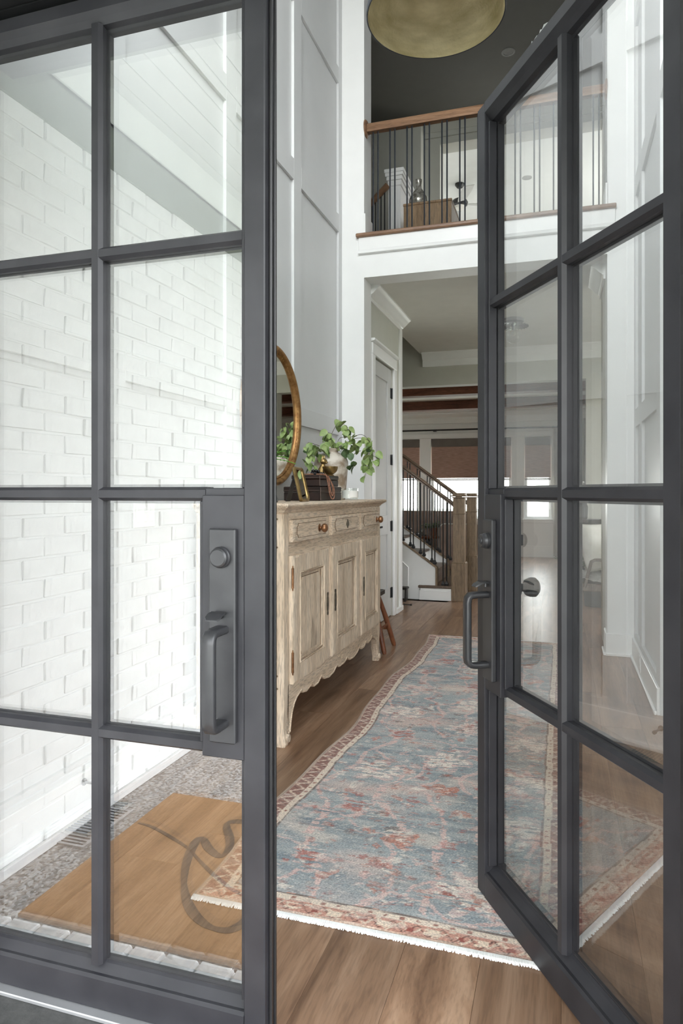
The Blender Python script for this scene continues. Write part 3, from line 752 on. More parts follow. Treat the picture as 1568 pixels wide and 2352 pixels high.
obj('bricks', b, M['brick'], wf, kind='stuff')
pb = struct('trim_13', 'grey green porch beam with crown over the brick wall')
bx('beam', (XB - .22, XB + .01, -1.7, 1.27, 2.585, 2.86), M['porch_grey'], pb, .004)
crown('crown', 'y', XB + .01, -1.7, 1.27, 2.86, 1, .10, .085, 'porch_white', pb)
pc = struct('ceiling_porch', 'white beadboard porch ceiling')
bm_ = BM(); box(bm_, -.046, .046, 0, 1, 0, .012, .003); me = mesh_of('ceiling_board', bm_, M['porch_white'])
for i in range(27):
    x = XB + .10 + i * .095
    inst('ceiling_board', me, (x, -1.7, 2.848), pc, scale=(1, 2.4, 1))
bx('ceiling_deck', (XB, 1.0, -1.75, 1.27, 2.86, 2.92), M['porch_grey'], pc)
sf = struct('trim_14', 'porch soffit above the door with front beam')
bx('soffit', (XB + .01, .8, .70, 1.27, 2.76, 2.85), M['porch_grey'], sf, .004)
bx('front_beam', (XB - .2, .9, -1.9, -1.7, 2.585, 2.95), M['porch_white'], sf, .004)
bx('ground', (-60, 60, -60, 60, -.35, -.25), M['lawn'], kind='structure', label='lawn around the house')

# grate in the porch floor
g = thing('floor_grate', 'grey slotted metal grate set in the porch floor by the brick wall', 'grate', (-1.745, .509, -.10))
b = BM()
for d in ((-1.815, -1.80, .354, .664), (-1.695, -1.68, .354, .664), (-1.80, -1.695, .354, .366), (-1.80, -1.695, .652, .664)): box(b, d[0], d[1], d[2], d[3], -.10, -.092)
obj('frame', b, M['alu'], g)
b = BM(); box(b, -.0525, .0525, -.005, .005, 0, .007); me = mesh_of('slat', b, M['alu'])
for i in range(13): inst('slat', me, (-1.7475, .378 + i * .0215, -.10), g)
bx('dark_well', (-1.80, -1.695, .366, .652, -.0999, -.0985), M['black'], g)  # thin black sheet standing in for the shade below the slats

# door mat with script letter
mt = thing('door_mat', 'tan coir door mat with a dark script letter on the porch', 'mat', (-.66, .59, -.10))
b = BM(); box(b, -1.606, .28, .169, 1.069, -.10, -.085, .004); obj('coir_pile', b, M['coir'], mt)
def ribbon(pts, widths, z, h=.0015):
    bm = BM(); n = len(pts); L_, R_ = [], []
    for i, p in enumerate(pts):
        a, c = Vector(pts[max(i - 1, 0)]), Vector(pts[min(i + 1, n - 1)]); d = (c - a).normalized(); nn = Vector((-d.y, d.x)); w2 = widths[i] / 2
        L_.append((p[0] + nn.x * w2, p[1] + nn.y * w2)); R_.append((p[0] - nn.x * w2, p[1] - nn.y * w2))
    rings = [[(l[0], l[1], z), (r[0], r[1], z), (r[0], r[1], z + h), (l[0], l[1], z + h)] for l, r in zip(L_, R_)]
    loft(bm, rings); return bm
def spline(P, n=8):
    out = []
    P = [Vector(p) for p in P]
    for i in range(len(P) - 1):
        p0, p1, p2, p3 = P[max(i - 1, 0)], P[i], P[i + 1], P[min(i + 2, len(P) - 1)]
        for k in range(n):
            t = k / n; out.append(.5 * ((2 * p1) + (-p0 + p2) * t + (2 * p0 - 5 * p1 + 4 * p2 - p3) * t * t + (-p0 + 3 * p1 - 3 * p2 + p3) * t ** 3))
    out.append(P[-1]); return out
for P, w0 in (([(-1.585, .43), (-1.515, .443), (-1.397, .493), (-1.298, .544), (-1.197, .62), (-1.105, .683), (-1.0, .74), (-.88, .76)], .016),
              ([(-1.05, .33), (-1.13, .29), (-1.211, .300), (-1.247, .318), (-1.240, .355), (-1.19, .427), (-1.157, .499), (-1.163, .556), (-1.226, .521), (-1.268, .477), (-1.290, .462), (-1.297, .494), (-1.263, .611), (-1.203, .735), (-1.145, .819), (-1.082, .882), (-1.012, .922), (-.95, .925), (-.92, .89), (-.905, .82), (-.86, .70), (-.78, .55), (-.68, .42), (-.56, .34), (-.45, .36)], .034)):
    q = [tuple(v) for v in spline([Vector((p[0], p[1], 0)) for p in P], 6)]
    q = [(v[0], v[1] + .024) for v in q]
    wd = [w0 * (.55 + .45 * abs(math.sin(i * .16))) for i in range(len(q))]
    obj('letter', ribbon(q, wd, -.085), M['coir_dark'], mt)

# ================================================================== RUG
def make_rug():
    rng = np.random.default_rng(5)
    nx, ny = 230, 880
    W_, L_ = 1.03, 3.97
    u = np.linspace(0, W_, nx); v = np.linspace(0, L_, ny)
    U, V = np.meshgrid(u, v)
    lin = lambda c: np.array(s2l(c))
    blue, deep, pink, red, cream, brown, rust = map(lin, ((164, 170, 171), (124, 136, 143), (216, 184, 176), (168, 92, 80), (232, 222, 210), (118, 104, 98), (192, 128, 108)))
    def smooth(a, kx, ky):
        for ax_, k_ in ((1, kx), (0, ky)):
            if k_ > 1:
                c_ = np.cumsum(np.concatenate([np.zeros_like(np.take(a, [0], ax_)), np.concatenate([a, np.take(a, range(k_), ax_)], ax_)], ax_), ax_)
                n_ = a.shape[ax_]; a = (np.take(c_, range(k_, k_ + n_), ax_) - np.take(c_, range(n_), ax_)) / k_
        return a
    def field(kx, ky, times=2):
        a = rng.normal(0, 1, (ny, nx))
        for _ in range(times): a = smooth(a, kx, ky)
        a -= a.mean(); return a / (a.std() + 1e-9)
    wear = field(9, 2); wear2 = field(5, 2); cloud = field(26, 14); cloud2 = field(40, 22); band = field(90, 7)
    wU = field(16, 16) * .012; wV = field(16, 16) * .012
    Uw, Vw = U + wU, V + wV
    C = np.zeros((ny, nx, 3))
    f = np.clip(.42 + .28 * band + .12 * cloud, 0, 1)
    C[:] = blue + (deep - blue) * f[..., None]
    def blend(mask, col, a=1.0):
        m_ = (np.clip(mask, 0, 1) * a)[..., None]; C[:] = C * (1 - m_) + col * m_
    # faint warm clouds worn down to the ground weave
    blend(np.clip(.5 * cloud2 - .25, 0, 1), lin((204, 182, 172)), .9)
    blend(np.clip(.6 * cloud - .45, 0, 1), lin((222, 210, 196)), .6)
    ok = (wear > -.75).astype(float); ok2 = (wear2 > .05).astype(float)
    for kx in range(6):
        ph = rng.uniform(0, 6); x0 = .17 + kx * .138
        cxv = x0 + .07 * np.sin(Vw * 6.2 + ph) + .03 * np.sin(Vw * 15 + ph * 2)
        blend((np.abs(Uw - cxv) < .010) * ok, pink, .85)
    for ky in range(18):
        ph = rng.uniform(0, 6); cy = .15 + ky * .22 + .06 * np.sin(Uw * 10 + ph)
        blend(((np.abs(Vw - cy) < .007) & (np.sin(Uw * 6 + ph) > -.1)) * ok, pink, .75)
    def window(cx, cy, R):
        i0, i1 = np.searchsorted(v, [cy - R, cy + R]); j0, j1 = np.searchsorted(u, [cx - R, cx + R]); return slice(i0, i1), slice(j0, j1)
    def flower(cx, cy, R, petals, col, core, rot, ring=None, a=.7):
        sl = window(cx, cy, R * 1.9); dx, dy = Uw[sl] - cx, Vw[sl] - cy
        rr = np.sqrt(dx * dx + dy * dy) + 1e-9; an = np.arctan2(dy, dx) + rot
        pet = R * (.55 + .45 * np.abs(np.cos(an * petals / 2)))
        sub = C[sl]
        def bl(mask, c_, al):
            m_ = (mask * al)[..., None]; sub[:] = sub * (1 - m_) + c_ * m_
        if ring is not None: bl((rr < pet * 1.3) * ok[sl], ring, a * .8)
        bl((rr < pet) * ok[sl], col, a)
        bl((np.abs(rr - pet * .62) < R * .08) * ok2[sl], brown, a * .6)
        bl((rr < R * .32) * ok2[sl], core, a)
    for iy in range(9):
        for ix in range(3):
            cx = .24 + ix * .28 + rng.uniform(-.05, .05); cy = .30 + iy * .41 + (.20 if ix % 2 else 0) + rng.uniform(-.06, .06)
            k_ = rng.integers(0, 4)
            if k_ == 0: flower(cx, cy, .10, 7, cream, pink, rng.uniform(0, 3), pink, .85)
            elif k_ == 1: flower(cx, cy, .07, 5, rust, cream, rng.uniform(0, 3), None, .9)
            elif k_ == 2: flower(cx, cy, .085, 9, pink, cream, rng.uniform(0, 3), cream, .8)
            else: flower(cx, cy, .06, 4, red, deep, rng.uniform(0, 3), pink, .85)
    for _ in range(520):
        cx, cy = rng.uniform(.12, .93), rng.uniform(.13, 3.86)
        col = [red, pink, cream, rust, deep, brown, rust, cream][rng.integers(0, 8)]
        flower(cx, cy, rng.uniform(.010, .030), int(rng.integers(3, 7)), col, [cream, red, deep][rng.integers(0, 3)], rng.uniform(0, 3), None, rng.uniform(.4, .85))
    # small fragments of motif lying along the rows of knots
    for _ in range(4200):
        cx, cy = rng.uniform(.10, .95), rng.uniform(.10, 3.88); a_, b_ = rng.uniform(.004, .016), rng.uniform(.0025, .007)
        sl = (slice(*np.searchsorted(v, [cy - .02, cy + .02])), slice(*np.searchsorted(u, [cx - .08, cx + .08])))
        m_ = (np.exp(-((U[sl] - cx) / a_) ** 4 - ((V[sl] + wV[sl] - cy) / b_) ** 4) * [.6, .6, .6, .55, .5, .55][(q_ := rng.integers(0, 6))] * (wear2[sl] > -.6))[..., None]
        C[sl] = C[sl] * (1 - m_) + [red, cream, pink, deep, brown, rust][q_] * m_
    sp_ = rng.uniform(0, 1, (ny, nx)); blend(sp_ > .92, cream, .4); blend(sp_ < .06, deep, .5)
    blend(np.clip(wear * .5 - .55, 0, 1), lin((222, 212, 200)), .6)
    # border
    d = np.minimum(np.minimum(U, W_ - U), np.minimum(V, L_ - V)) + wU * .12
    ends = (np.minimum(U, W_ - U) >= np.minimum(V, L_ - V))
    along = np.where(ends, U, V)
    bmask = d < .094
    bandc = np.where(ends[..., None], lin((196, 146, 128)), lin((146, 104, 94)))
    C[bmask] = bandc[bmask]
    z = np.abs((((along + wV * .3) / .066) % 1) - .5) * 2
    zz = (np.abs((d - .014) / .044 - z) < .15) & (wear2 > -.8)
    C[(d < .060) & (d > .012) & zz] = lin((216, 194, 174))
    zc = np.abs((((along + .020) / .066) % 1) - .5) * 2
    C[(d < .058) & (d > .014) & (np.abs((d - .014) / .044 - zc) < .06)] = lin((98, 66, 60))
    fl_ = ((along / .132 + wU * 2) % 1 < .30) & (np.abs(d - .036) < .013) & (wear > -.5)
    C[fl_ & bmask & ends] = lin((228, 208, 186))
    fl2 = (((along + .05) / .132 + wU * 2) % 1 < .16) & (np.abs(d - .034) < .009)
    C[fl2 & bmask & ends] = lin((150, 80, 68))
    C[(d < .011)] = lin((186, 160, 142))
    C[(d >= .062) & (d < .086)] = lin((222, 206, 188))
    tick = ((along / .045) % 1 < .34) & (np.abs(d - .074) < .006) & (wear2 > -.2); C[tick] = lin((160, 112, 98))
    C[(d >= .086) & (d < .093)] = brown
    wn_ = (np.clip(wear * .4 - .2, 0, .55) * bmask)[..., None]; C[:] = C * (1 - wn_) + lin((212, 194, 180)) * wn_
    C *= (1 + rng.normal(0, .07, (ny, nx)))[..., None]
    C = np.clip(C, .01, 1)
    # geometry: wavy sides, ripples
    Lx = -1.050 + .018 * np.sin(V * 3.6 + 2.2) + .007 * np.sin(V * 9.0) - .02 * np.exp(-(V / .5) ** 2) + .008 * np.exp(-((V - 2.9) / .4) ** 2)
    Rx = .030 + .004 * np.sin(V * 2.6)
    X = Lx + (Rx - Lx) * U / W_
    Y = 1.838 + V * (3.955 / L_)
    rip = .0035 * (np.sin(V * 14 + 1.5 * np.sin(U * 5)) ** 3) * np.exp(-((U - .75) / .35) ** 2)
    Z = .008 + rip + .0012 * np.sin(V * 3.6 + U * 4)
    Z[(d < .004)] = .004
    co_ = np.stack([X, Y, Z], -1).reshape(-1, 3)
    i = np.arange((ny - 1) * (nx - 1)); r_ = i // (nx - 1); c_ = i % (nx - 1); a = r_ * nx + c_
    quads = np.stack([a, a + 1, a + nx + 1, a + nx], 1)
    me = bpy.data.meshes.new('pile'); me.vertices.add(len(co_)); me.vertices.foreach_set('co', co_.astype(np.float32).ravel())
    me.loops.add(quads.size); me.loops.foreach_set('vertex_index', quads.ravel().astype(np.int32))
    me.polygons.add(len(quads)); me.polygons.foreach_set('loop_start', (np.arange(len(quads)) * 4).astype(np.int32))
    me.polygons.foreach_set('use_smooth', np.ones(len(quads), dtype=bool))
    me.update(calc_edges=True)
    ca_ = me.color_attributes.new('weave', 'FLOAT_COLOR', 'POINT')
    ca_.data.foreach_set('color', np.concatenate([C.reshape(-1, 3), np.ones((nx * ny, 1))], 1).astype(np.float32).ravel())
    me.materials.append(M['rug'])
    r = thing('runner_rug', 'long faded blue and red patterned runner rug on the oak floor', 'rug', (-.54, 3.8, 0))
    o = bpy.data.objects.new('pile', me); COL.objects.link(o); o.parent = r; o.location = (.54, -3.8, 0)
    # edge roll so that the rug has a thickness
    b = BM()
    side = lambda i: [(X[j, i], Y[j, i], .004) for j in range(0, ny, 8)]
    tube(b, side(0), .005, 6); tube(b, side(-1), .005, 6); obj('selvedge', b, M['selvedge'], r, label='pale overcast edge')
    for nm, j, sgn in (('fringe', 0, -1), ('fringe', ny - 1, 1)):
        b = BM()
        for k in range(620):
            t = (k + .5) / 620; x = X[j, 0] + (X[j, -1] - X[j, 0]) * t; y = Y[j, 0]
            ln = random.uniform(.012, .018) if sgn < 0 else random.uniform(.005, .010); dx = random.uniform(-.004, .004)
            P0 = Vector((x, y + sgn * -.003, .007)); P1 = Vector((x + dx * .4, y + sgn * ln * .6, .006)); P2 = Vector((x + dx, y + sgn * ln, .0025))
            tube(b, [P0, P1, P2], [.0026, .0024, .0014], 4)
        obj(nm, b, M['flower'], r, label='white knotted fringe', kind='stuff')
make_rug()

# ================================================================== SIDEBOARD
SX0, SX1, SY0, SY1 = -1.728, -1.257, 3.035, 4.865
sb = thing('sideboard', 'bleached oak sideboard with three doors and scalloped apron', 'sideboard', ((SX0 + SX1) / 2, 3.95, 0))
b = BM(); box(b, SX0 - .0, SX1 - .03, SY0 + .03, SY1 - .03, .27, 1.115); obj('carcass', b, M['limed'], sb)
# top: moulded slab
b = BM()
prof = [(SX0 - .012, 1.118), (SX1 - .005, 1.118), (SX1 + .004, 1.124), (SX1 + .012, 1.134), (SX1 + .028, 1.142), (SX1 + .036, 1.148), (SX1 + .040, 1.156), (SX1 + .036, 1.164), (SX1 + .028, 1.166), (SX0 - .012, 1.166)]
R_ = []
for o_s, y in (('a', SY0 - .036), ('b', SY1 + .036)): R_.append([(p[0], y, p[1]) for p in prof])
def toppts(e):   # rectangular rings: offset outwards by e
    return [(SX0 - .0, SY0 - e), (SX1 + e, SY0 - e), (SX1 + e, SY1 + e), (SX0 - .0, SY1 + e)]
loft(b, [[(x, y, z) for x, y in toppts(e)] for e, z in ((-.005, 1.116), (.004, 1.123), (.012, 1.133), (.026, 1.141), (.035, 1.147), (.040, 1.156), (.036, 1.164), (.029, 1.166))])
obj('top', b, M['limed_h'], sb)
# posts and legs
def leg(y, sgn, front):
    b = BM(); x1 = SX1; xa = x1 - .062; h = .064
    ya, yb = (y, y + h) if sgn > 0 else (y - h, y)
    box(b, xa, x1, ya, yb, .30, 1.117, .006)
    rings = []
    if front:
        for z, dx, dy, wx, wy in ((.31, 0, 0, .062, .064), (.24, 0, 0, .060, .062), (.19, .002, 0, .056, .056), (.14, .000, 0, .054, .054), (.09, -.001, 0, .050, .050), (.06, .003, 0, .050, .050), (.035, .008, 0, .050, .052), (.012, .010, 0, .054, .056), (0, .008, 0, .050, .052)):
            cx_, cy_ = x1 - .031 + dx, (ya + yb) / 2 - sgn * (.064 - wy) * .2
            c = .12 * wx
            rings.append([(cx_ - wx / 2 + c, cy_ - wy / 2, z), (cx_ + wx / 2 - c, cy_ - wy / 2, z), (cx_ + wx / 2, cy_ - wy / 2 + c, z), (cx_ + wx / 2, cy_ + wy / 2 - c, z), (cx_ + wx / 2 - c, cy_ + wy / 2, z), (cx_ - wx / 2 + c, cy_ + wy / 2, z), (cx_ - wx / 2, cy_ + wy / 2 - c, z), (cx_ - wx / 2, cy_ - wy / 2 + c, z)])
        loft(b, rings)
    o = obj('leg', b, M['limed'], sb)
    if front:
        b = BM(); cy_ = (ya + yb) / 2 + sgn * .012
        lathe(b, [(0, .004), (.006, .005), (.009, .002), (.013, .006), (.018, .006), (.021, .001), (.022, -.03), (0, -.03)], (x1 + .006, cy_, .033), 20, 'x'); obj('scroll_foot', b, M['limed'], o, smooth=40)
leg(SY0, 1, True); leg(SY1, -1, True)
for y0, y1 in ((SY0, SY0 + .06), (SY1 - .06, SY1)):
    b = BM(); box(b, SX0, SX0 + .055, y0, y1, 0, 1.117, .005); obj('leg', b, M['limed'], sb)
# side panels (framed)
for y0, y1 in ((SY0 + .012, SY0 + .03), (SY1 - .03, SY1 - .012)):
    for z0, z1 in ((.25, .31), (.31, .37), (.93, .99), (1.06, 1.117)): bx('side_rail', (SX0 + .055, SX1 - .062, y0, y1, z0, z1), M['limed_h'], sb, .002)
for z in (.28, .955, .34, 1.09):
    b = BM(); lathe(b, [(0, -.001), (.005, -.001), (.005, .006), (0, .006)], (SX1 - .034, SY0, z), 10, 'y'); obj('dowel_peg', b, M['groove'], sb)
# front face frame
FX = SX1
yd = [(3.115, 3.655), (3.715, 4.272), (4.312, 4.80)]
for y0, y1 in ((3.099, 3.115), (3.655, 3.715), (4.272, 4.312), (4.80, 4.801)): bx('front_post', (FX - .03, FX - .004, y0, y1, .28, 1.117), M['limed'], sb)
bx('front_rail', (FX - .03, FX - .003, 3.099, 4.801, .905, .972), M['limed_h'], sb, .001)
bx('front_rail', (FX - .03, FX - .003, 3.099, 4.801, 1.084, 1.117), M['limed_h'], sb, .001)
for z in (.925, .932, .939): bx('reeding', (FX - .003, FX - .0008, 3.10, 4.80, z, z + .004), M['limed_h'], sb)
def notched(y0, y1, z0, z1, n):
    out = []
    for cy, cz, a0 in ((y0, z0, 1), (y1, z0, 2), (y1, z1, 3), (y0, z1, 4)):
        sy = 1 if cy == y0 else -1; sz = 1 if cz == z0 else -1
        arc = [(cy + sy * n * math.cos(t), cz + sz * n * math.sin(t)) for t in np.linspace(0, PI / 2, 6)]
        # concave quarter round in the corner
        if (sy > 0) == (sz > 0): arc = arc[::-1]
        out += arc
    return out
def raised(bm, x0, x1, y0, y1, z0, z1, bevel):
    loft(bm, [[(x0, y0, z0), (x0, y1, z0), (x0, y1, z1), (x0, y0, z1)], [(x1 - .004, y0, z0), (x1 - .004, y1, z0), (x1 - .004, y1, z1), (x1 - .004, y0, z1)],
              [(x1, y0 + bevel, z0 + bevel), (x1, y1 - bevel, z0 + bevel), (x1, y1 - bevel, z1 - bevel), (x1, y0 + bevel, z1 - bevel)]])
def outline(bm, pts, x, r=.0026):
    tube(bm, [(x, p[0], p[1]) for p in pts], r, 4, closed=True)
for i, (y0, y1) in enumerate(yd):
    b = BM(); raised(b, FX - .02, FX + .018, y0, y1, .974, 1.083, .016); d = obj('drawer', b, M['limed_h'], sb)
    b = BM(); pts = notched(y0 + .045, y1 - .045, .995, 1.063, .016); prism(b, pts, 'x', FX + .018, FX + .021); obj('raised_field', b, M['limed_h'], d)
    b = BM(); outline(b, pts, FX + .0185); obj('carved_line', b, M['groove'], d)
    ym = (y0 + y1) / 2
    if i == 1:
        b = BM(); prism(b, [(ym - .028, 1.028), (ym, 1.0), (ym + .028, 1.028), (ym, 1.056)], 'x', FX + .020, FX + .0245); lathe(b, [(0, .0), (.006, 0), (.004, .003), (0, .003)], (FX + .0245, ym, 1.028), 10, 'x'); obj('escutcheon', b, M['verdigris'], d)
    else:
        b = BM(); lathe(b, [(0, .0), (.022, 0), (.020, .004), (.009, .007), (.008, .012), (.015, .016), (.0225, .023), (.0245, .031), (.0225, .039), (.014, .046), (0, .049)], (FX + .020, ym + (.10 if i == 0 else .13), 1.028), 22, 'x'); obj('knob', b, M['copper'], d, smooth=50, label='rounded copper knob')
for i, (y0, y1) in enumerate(yd):
    z0, z1 = .283, .908
    b = BM(); S = .085
    # frame members with bevelled outer edge
    raised(b, FX - .012, FX + .020, y0, y0 + S, z0, z1, .010); raised(b, FX - .012, FX + .020, y1 - S, y1, z0, z1, .010)
    box(b, FX - .012, FX + .0185, y0 + S - .01, y1 - S + .01, z0 + .002, z0 + S); box(b, FX - .012, FX + .0185, y0 + S - .01, y1 - S + .01, z1 - S, z1 - .002)
    d = obj('door', b, M['limed'], sb)
    iy0, iy1, iz0, iz1 = y0 + S, y1 - S, z0 + S, z1 - S
    b = BM(); box(b, FX - .012, FX + .002, iy0, iy1, iz0, iz1); obj('door_panel', b, M['limed'], d)
    b = BM()
    for e, x, r in ((.004, FX + .017, .006), (.017, FX + .010, .005)):
        tube(b, [(x, iy0 + e, iz0 + e), (x, iy1 - e, iz0 + e), (x, iy1 - e, iz1 - e), (x, iy0 + e, iz1 - e)], r, 6, closed=True)
    obj('bead_molding', b, M['limed'], d)
    b = BM(); pts = notched(iy0 + .034, iy1 - .034, iz0 + .034, iz1 - .034, .022); prism(b, pts, 'x', FX + .002, FX + .008); obj('raised_field', b, M['limed'], d)
    b = BM(); outline(b, pts, FX + .003); obj('carved_line', b, M['groove'], d)
    ke = y1 - .035 if i == 0 else y0 + .042 if i == 1 else y0 + .045
    b = BM(); pr = [(.009, -.062), (.011, -.05), (.006, -.042), (.012, -.03), (.014, 0), (.012, .03), (.006, .042), (.011, .05), (.009, .062)]
    P = [(ke - a, .60 + c) for a, c in pr] + [(ke + a, .60 + c) for a, c in pr[::-1]]
    prism(b, P, 'x', FX + .020, FX + .0235); obj('keyhole_plate', b, M['verdigris'], d)
    if i == 0:
        for z in (.39, .80):
            b = BM(); lathe(b, [(0, -.062), (.003, -.06), (.004, -.05), (.0065, -.048), (.0065, .048), (.004, .05), (.003, .06), (0, .062)], (FX + .016, y0 - .004, z), 10); obj('hinge', b, M['copper'], d, smooth=40)
# scalloped apron
def apron_profile():
    half = [(0, .178), (.035, .176), (.07, .182), (.095, .198), (.11, .193), (.16, .170), (.24, .163), (.32, .176), (.375, .203), (.392, .194), (.43, .178), (.49, .178), (.525, .206), (.54, .196), (.60, .184), (.66, .194), (.684, .210), (.70, .202), (.74, .192), (.78, .170), (.81, .132), (.828, .085), (.836, .045), (.850, .045)]
    yc = 3.95
    lo = [(yc - d * 1.0, z) for d, z in half[::-1]] + [(yc + d, z) for d, z in half[1:]]
    return lo
lo = apron_profile()
b = BM(); n = len(lo)
for x0, x1 in ((FX - .026, FX - .001),):
    A = [[b.verts.new((x, y, z)) for y, z in lo] for x in (x0, x1)]; T = [[b.verts.new((x, y, .285)) for y, z in lo] for x in (x0, x1)]
    for i in range(n - 1):
        b.faces.new((A[1][i], A[1][i + 1], T[1][i + 1], T[1][i])); b.faces.new((A[0][i], T[0][i], T[0][i + 1], A[0][i + 1])); b.faces.new((A[0][i], A[0][i + 1], A[1][i + 1], A[1][i])); b.faces.new((T[0][i], T[1][i], T[1][i + 1], T[0][i + 1]))
ap = obj('apron', b, M['limed_h'], sb)
b = BM(); tube(b, [(FX - .001, y, z + .008) for y, z in lo], .005, 6); obj('apron_molding', b, M['limed_h'], ap)
b = BM()
for k in range(6): sphere(b, (FX, 3.95 + .017 * math.cos(k * PI / 3), .238 + .017 * math.sin(k * PI / 3)), .011, 8, 6, (.5, 1, 1))
sphere(b, (FX + .003, 3.95, .238), .009, 8, 6)
for k in (-1, 1): tube(b, [(FX, 3.95 + k * .02, .238), (FX, 3.95 + k * .045, .25), (FX, 3.95 + k * .075, .243)], [.005, .006, .002], 6)
obj('carved_rosette', b, M['limed_h'], ap)

# ================================================================== THINGS ON AND ABOVE THE SIDEBOARD
TZ = 1.1665
# round mirror
mc = (-1.742, 4.0, 1.705)
mr_ = thing('round_mirror', 'round mirror in a beaded gilt frame leaning above the sideboard', 'mirror', mc)
b = BM(); lathe(b, [(0, .004), (.40, .004), (.40, .010), (0, .010)], mc, 64, 'x'); obj('mirror_glass', b, M['mirror'], mr_)
b = BM(); lathe(b, [(.392, 0), (.392, .014), (.398, .022), (.404, .016), (.408, .026), (.418, .036), (.432, .038), (.444, .030), (.450, .016), (.450, 0), (.392, 0)], mc, 72, 'x'); fo = obj('gilt_frame', b, M['gold'], mr_, smooth=60)
b = BM()
for k in range(96):
    a = 2 * PI * k / 96; sphere(b, (mc[0] + .018, mc[1] + .4005 * math.cos(a), mc[2] + .4005 * math.sin(a)), .006, 6, 4)
obj('beading', b, M['gold'], fo, kind='stuff')
# leather boxes
def lbox(name, label, x0, x1, y0, y1, z0, z1):
    r = thing(name, label, 'box', ((x0 + x1) / 2, (y0 + y1) / 2, z0), group='leather boxes on the sideboard')
    zl = z0 + (z1 - z0) * .62
    bx('box_body', (x0, x1, y0, y1, z0, zl - .001), M['leather'], r, .004); bx('box_lid', (x0 - .002, x1 + .002, y0 - .002, y1 + .002, zl, z1), M['leather'], r, .005)
    b = BM(); 
    for x in (x0 - .0025, x1 + .0025): tube(b, [(x, y0 + .004, zl + .01), (x, y1 - .004, zl + .01)], .0012, 4)
    tube(b, [(x0 + .004, y0 - .0025, zl + .010), (x1 - .004, y0 - .0025, zl + .010)], .0012, 4)
    tube(b, [(x1 + .001, y0 - .001, z0 + .004), (x1 + .001, y0 - .001, z1 - .004)], .0022, 4)
    obj('seam', b, M['stitch'], r)
lbox('leather_box', 'larger dark leather box at the bottom of the pair on the sideboard', -1.63, -1.390, 3.935, 4.35, TZ, TZ + .086)
lbox('leather_box', 'smaller dark leather box stacked on the larger one', -1.585, -1.402, 3.955, 4.325, TZ + .088, TZ + .158)
BT = TZ + .159
# gilt picture frame, leaning back
pf_ = thing('picture_frame', 'small gold standing picture frame in front of the leather boxes', 'picture frame', (-1.36, 3.595, TZ), local=True)
pf_.rotation_euler = (0, math.radians(-13), math.radians(4))
def rrect(hw, h0, h1, r, n=5):
    out = []
    for cy, cz, a in ((hw - r, h1 - r, 0), (-hw + r, h1 - r, PI / 2), (-hw + r, h0 + r, PI), (hw - r, h0 + r, 1.5 * PI)):
        out += [(cy + r * math.cos(a + t), cz + r * math.sin(a + t)) for t in np.linspace(0, PI / 2, n)]
    return out
b = BM(); o1, o2 = rrect(.078, .0, .198, .02), rrect(.062, .016, .182, .012)
loft(b, [[(-.008, *p) for p in o1], [(.004, *p) for p in o1], [(.010, *[(a + c) / 2 for a, c in zip(p, q)]) for p, q in zip(o1, o2)], [(.003, *p) for p in o2], [(-.002, *p) for p in o2]], cap=False); obj('gilt_border', b, M['brass'], pf_)
b = BM(); prism(b, rrect(.064, .014, .184, .012), 'x', -.004, .0); obj('picture_glass', b, M['mirror'], pf_)
b = BM(); prism(b, rrect(.076, .002, .196, .02), 'x', -.012, -.005); obj('back_board', b, M['dark_wood'], pf_)
b = BM(); loft(b, [[(-.012, -.03, .17), (-.012, .03, .17), (-.016, .03, .17), (-.016, -.03, .17)], [(-.095, -.04, .024), (-.095, .04, .024), (-.10, .04, .024), (-.10, -.04, .024)]]); obj('easel_strut', b, M['dark_wood'], pf_)
# stoneware urn
uc = (-1.575, 4.69, TZ)
b = BM(); lathe(b, [(0, .0), (.096, 0), (.102, .006), (.106, .05), (.112, .12), (.118, .19), (.123, .245), (.121, .275), (.110, .302), (.085, .322), (.060, .332), (.050, .338), (.050, .346), (.058, .354), (.058, .362), (.046, .366), (.042, .350), (.044, .335), (0, .30)], uc, 40)
obj('stoneware_urn', b, M['stone'], smooth=50, label='mottled cream stoneware urn holding eucalyptus', cat='urn', loc=uc)
# candle
cc = (-1.365, 4.455, TZ)
cd = thing('candle_jar', 'white candle in a clear glass jar at the sideboard end', 'candle', cc)
b = BM(); lathe(b, [(0, 0), (.056, 0), (.058, .004), (.058, .078), (.0555, .079), (.0555, .010), (0, .009)], cc, 32); obj('glass_jar', b, M['clear'], cd, smooth=50)
b = BM(); lathe(b, [(0, .012), (.054, .012), (.054, .062), (.045, .064), (.03, .068), (.01, .066), (0, .067)], cc, 28); obj('wax', b, M['wax'], cd, smooth=50)
b = BM(); tube(b, [(cc[0], cc[1], cc[2] + .06), (cc[0] + .003, cc[1], cc[2] + .083)], .0015, 5); obj('wick', b, M['stem'], cd)
b = BM()
A = [math.radians(-75 + 7 * k) for k in range(14)]
rings = [[(cc[0] + .0588 * math.cos(a), cc[1] + .0588 * math.sin(a), cc[2] + .018), (cc[0] + .0588 * math.cos(a), cc[1] + .0588 * math.sin(a), cc[2] + .060), (cc[0] + .0584 * math.cos(a), cc[1] + .0584 * math.sin(a), cc[2] + .060), (cc[0] + .0584 * math.cos(a), cc[1] + .0584 * math.sin(a), cc[2] + .018)] for a in A]
loft(b, rings); obj('paper_label', b, M['paper'], cd)
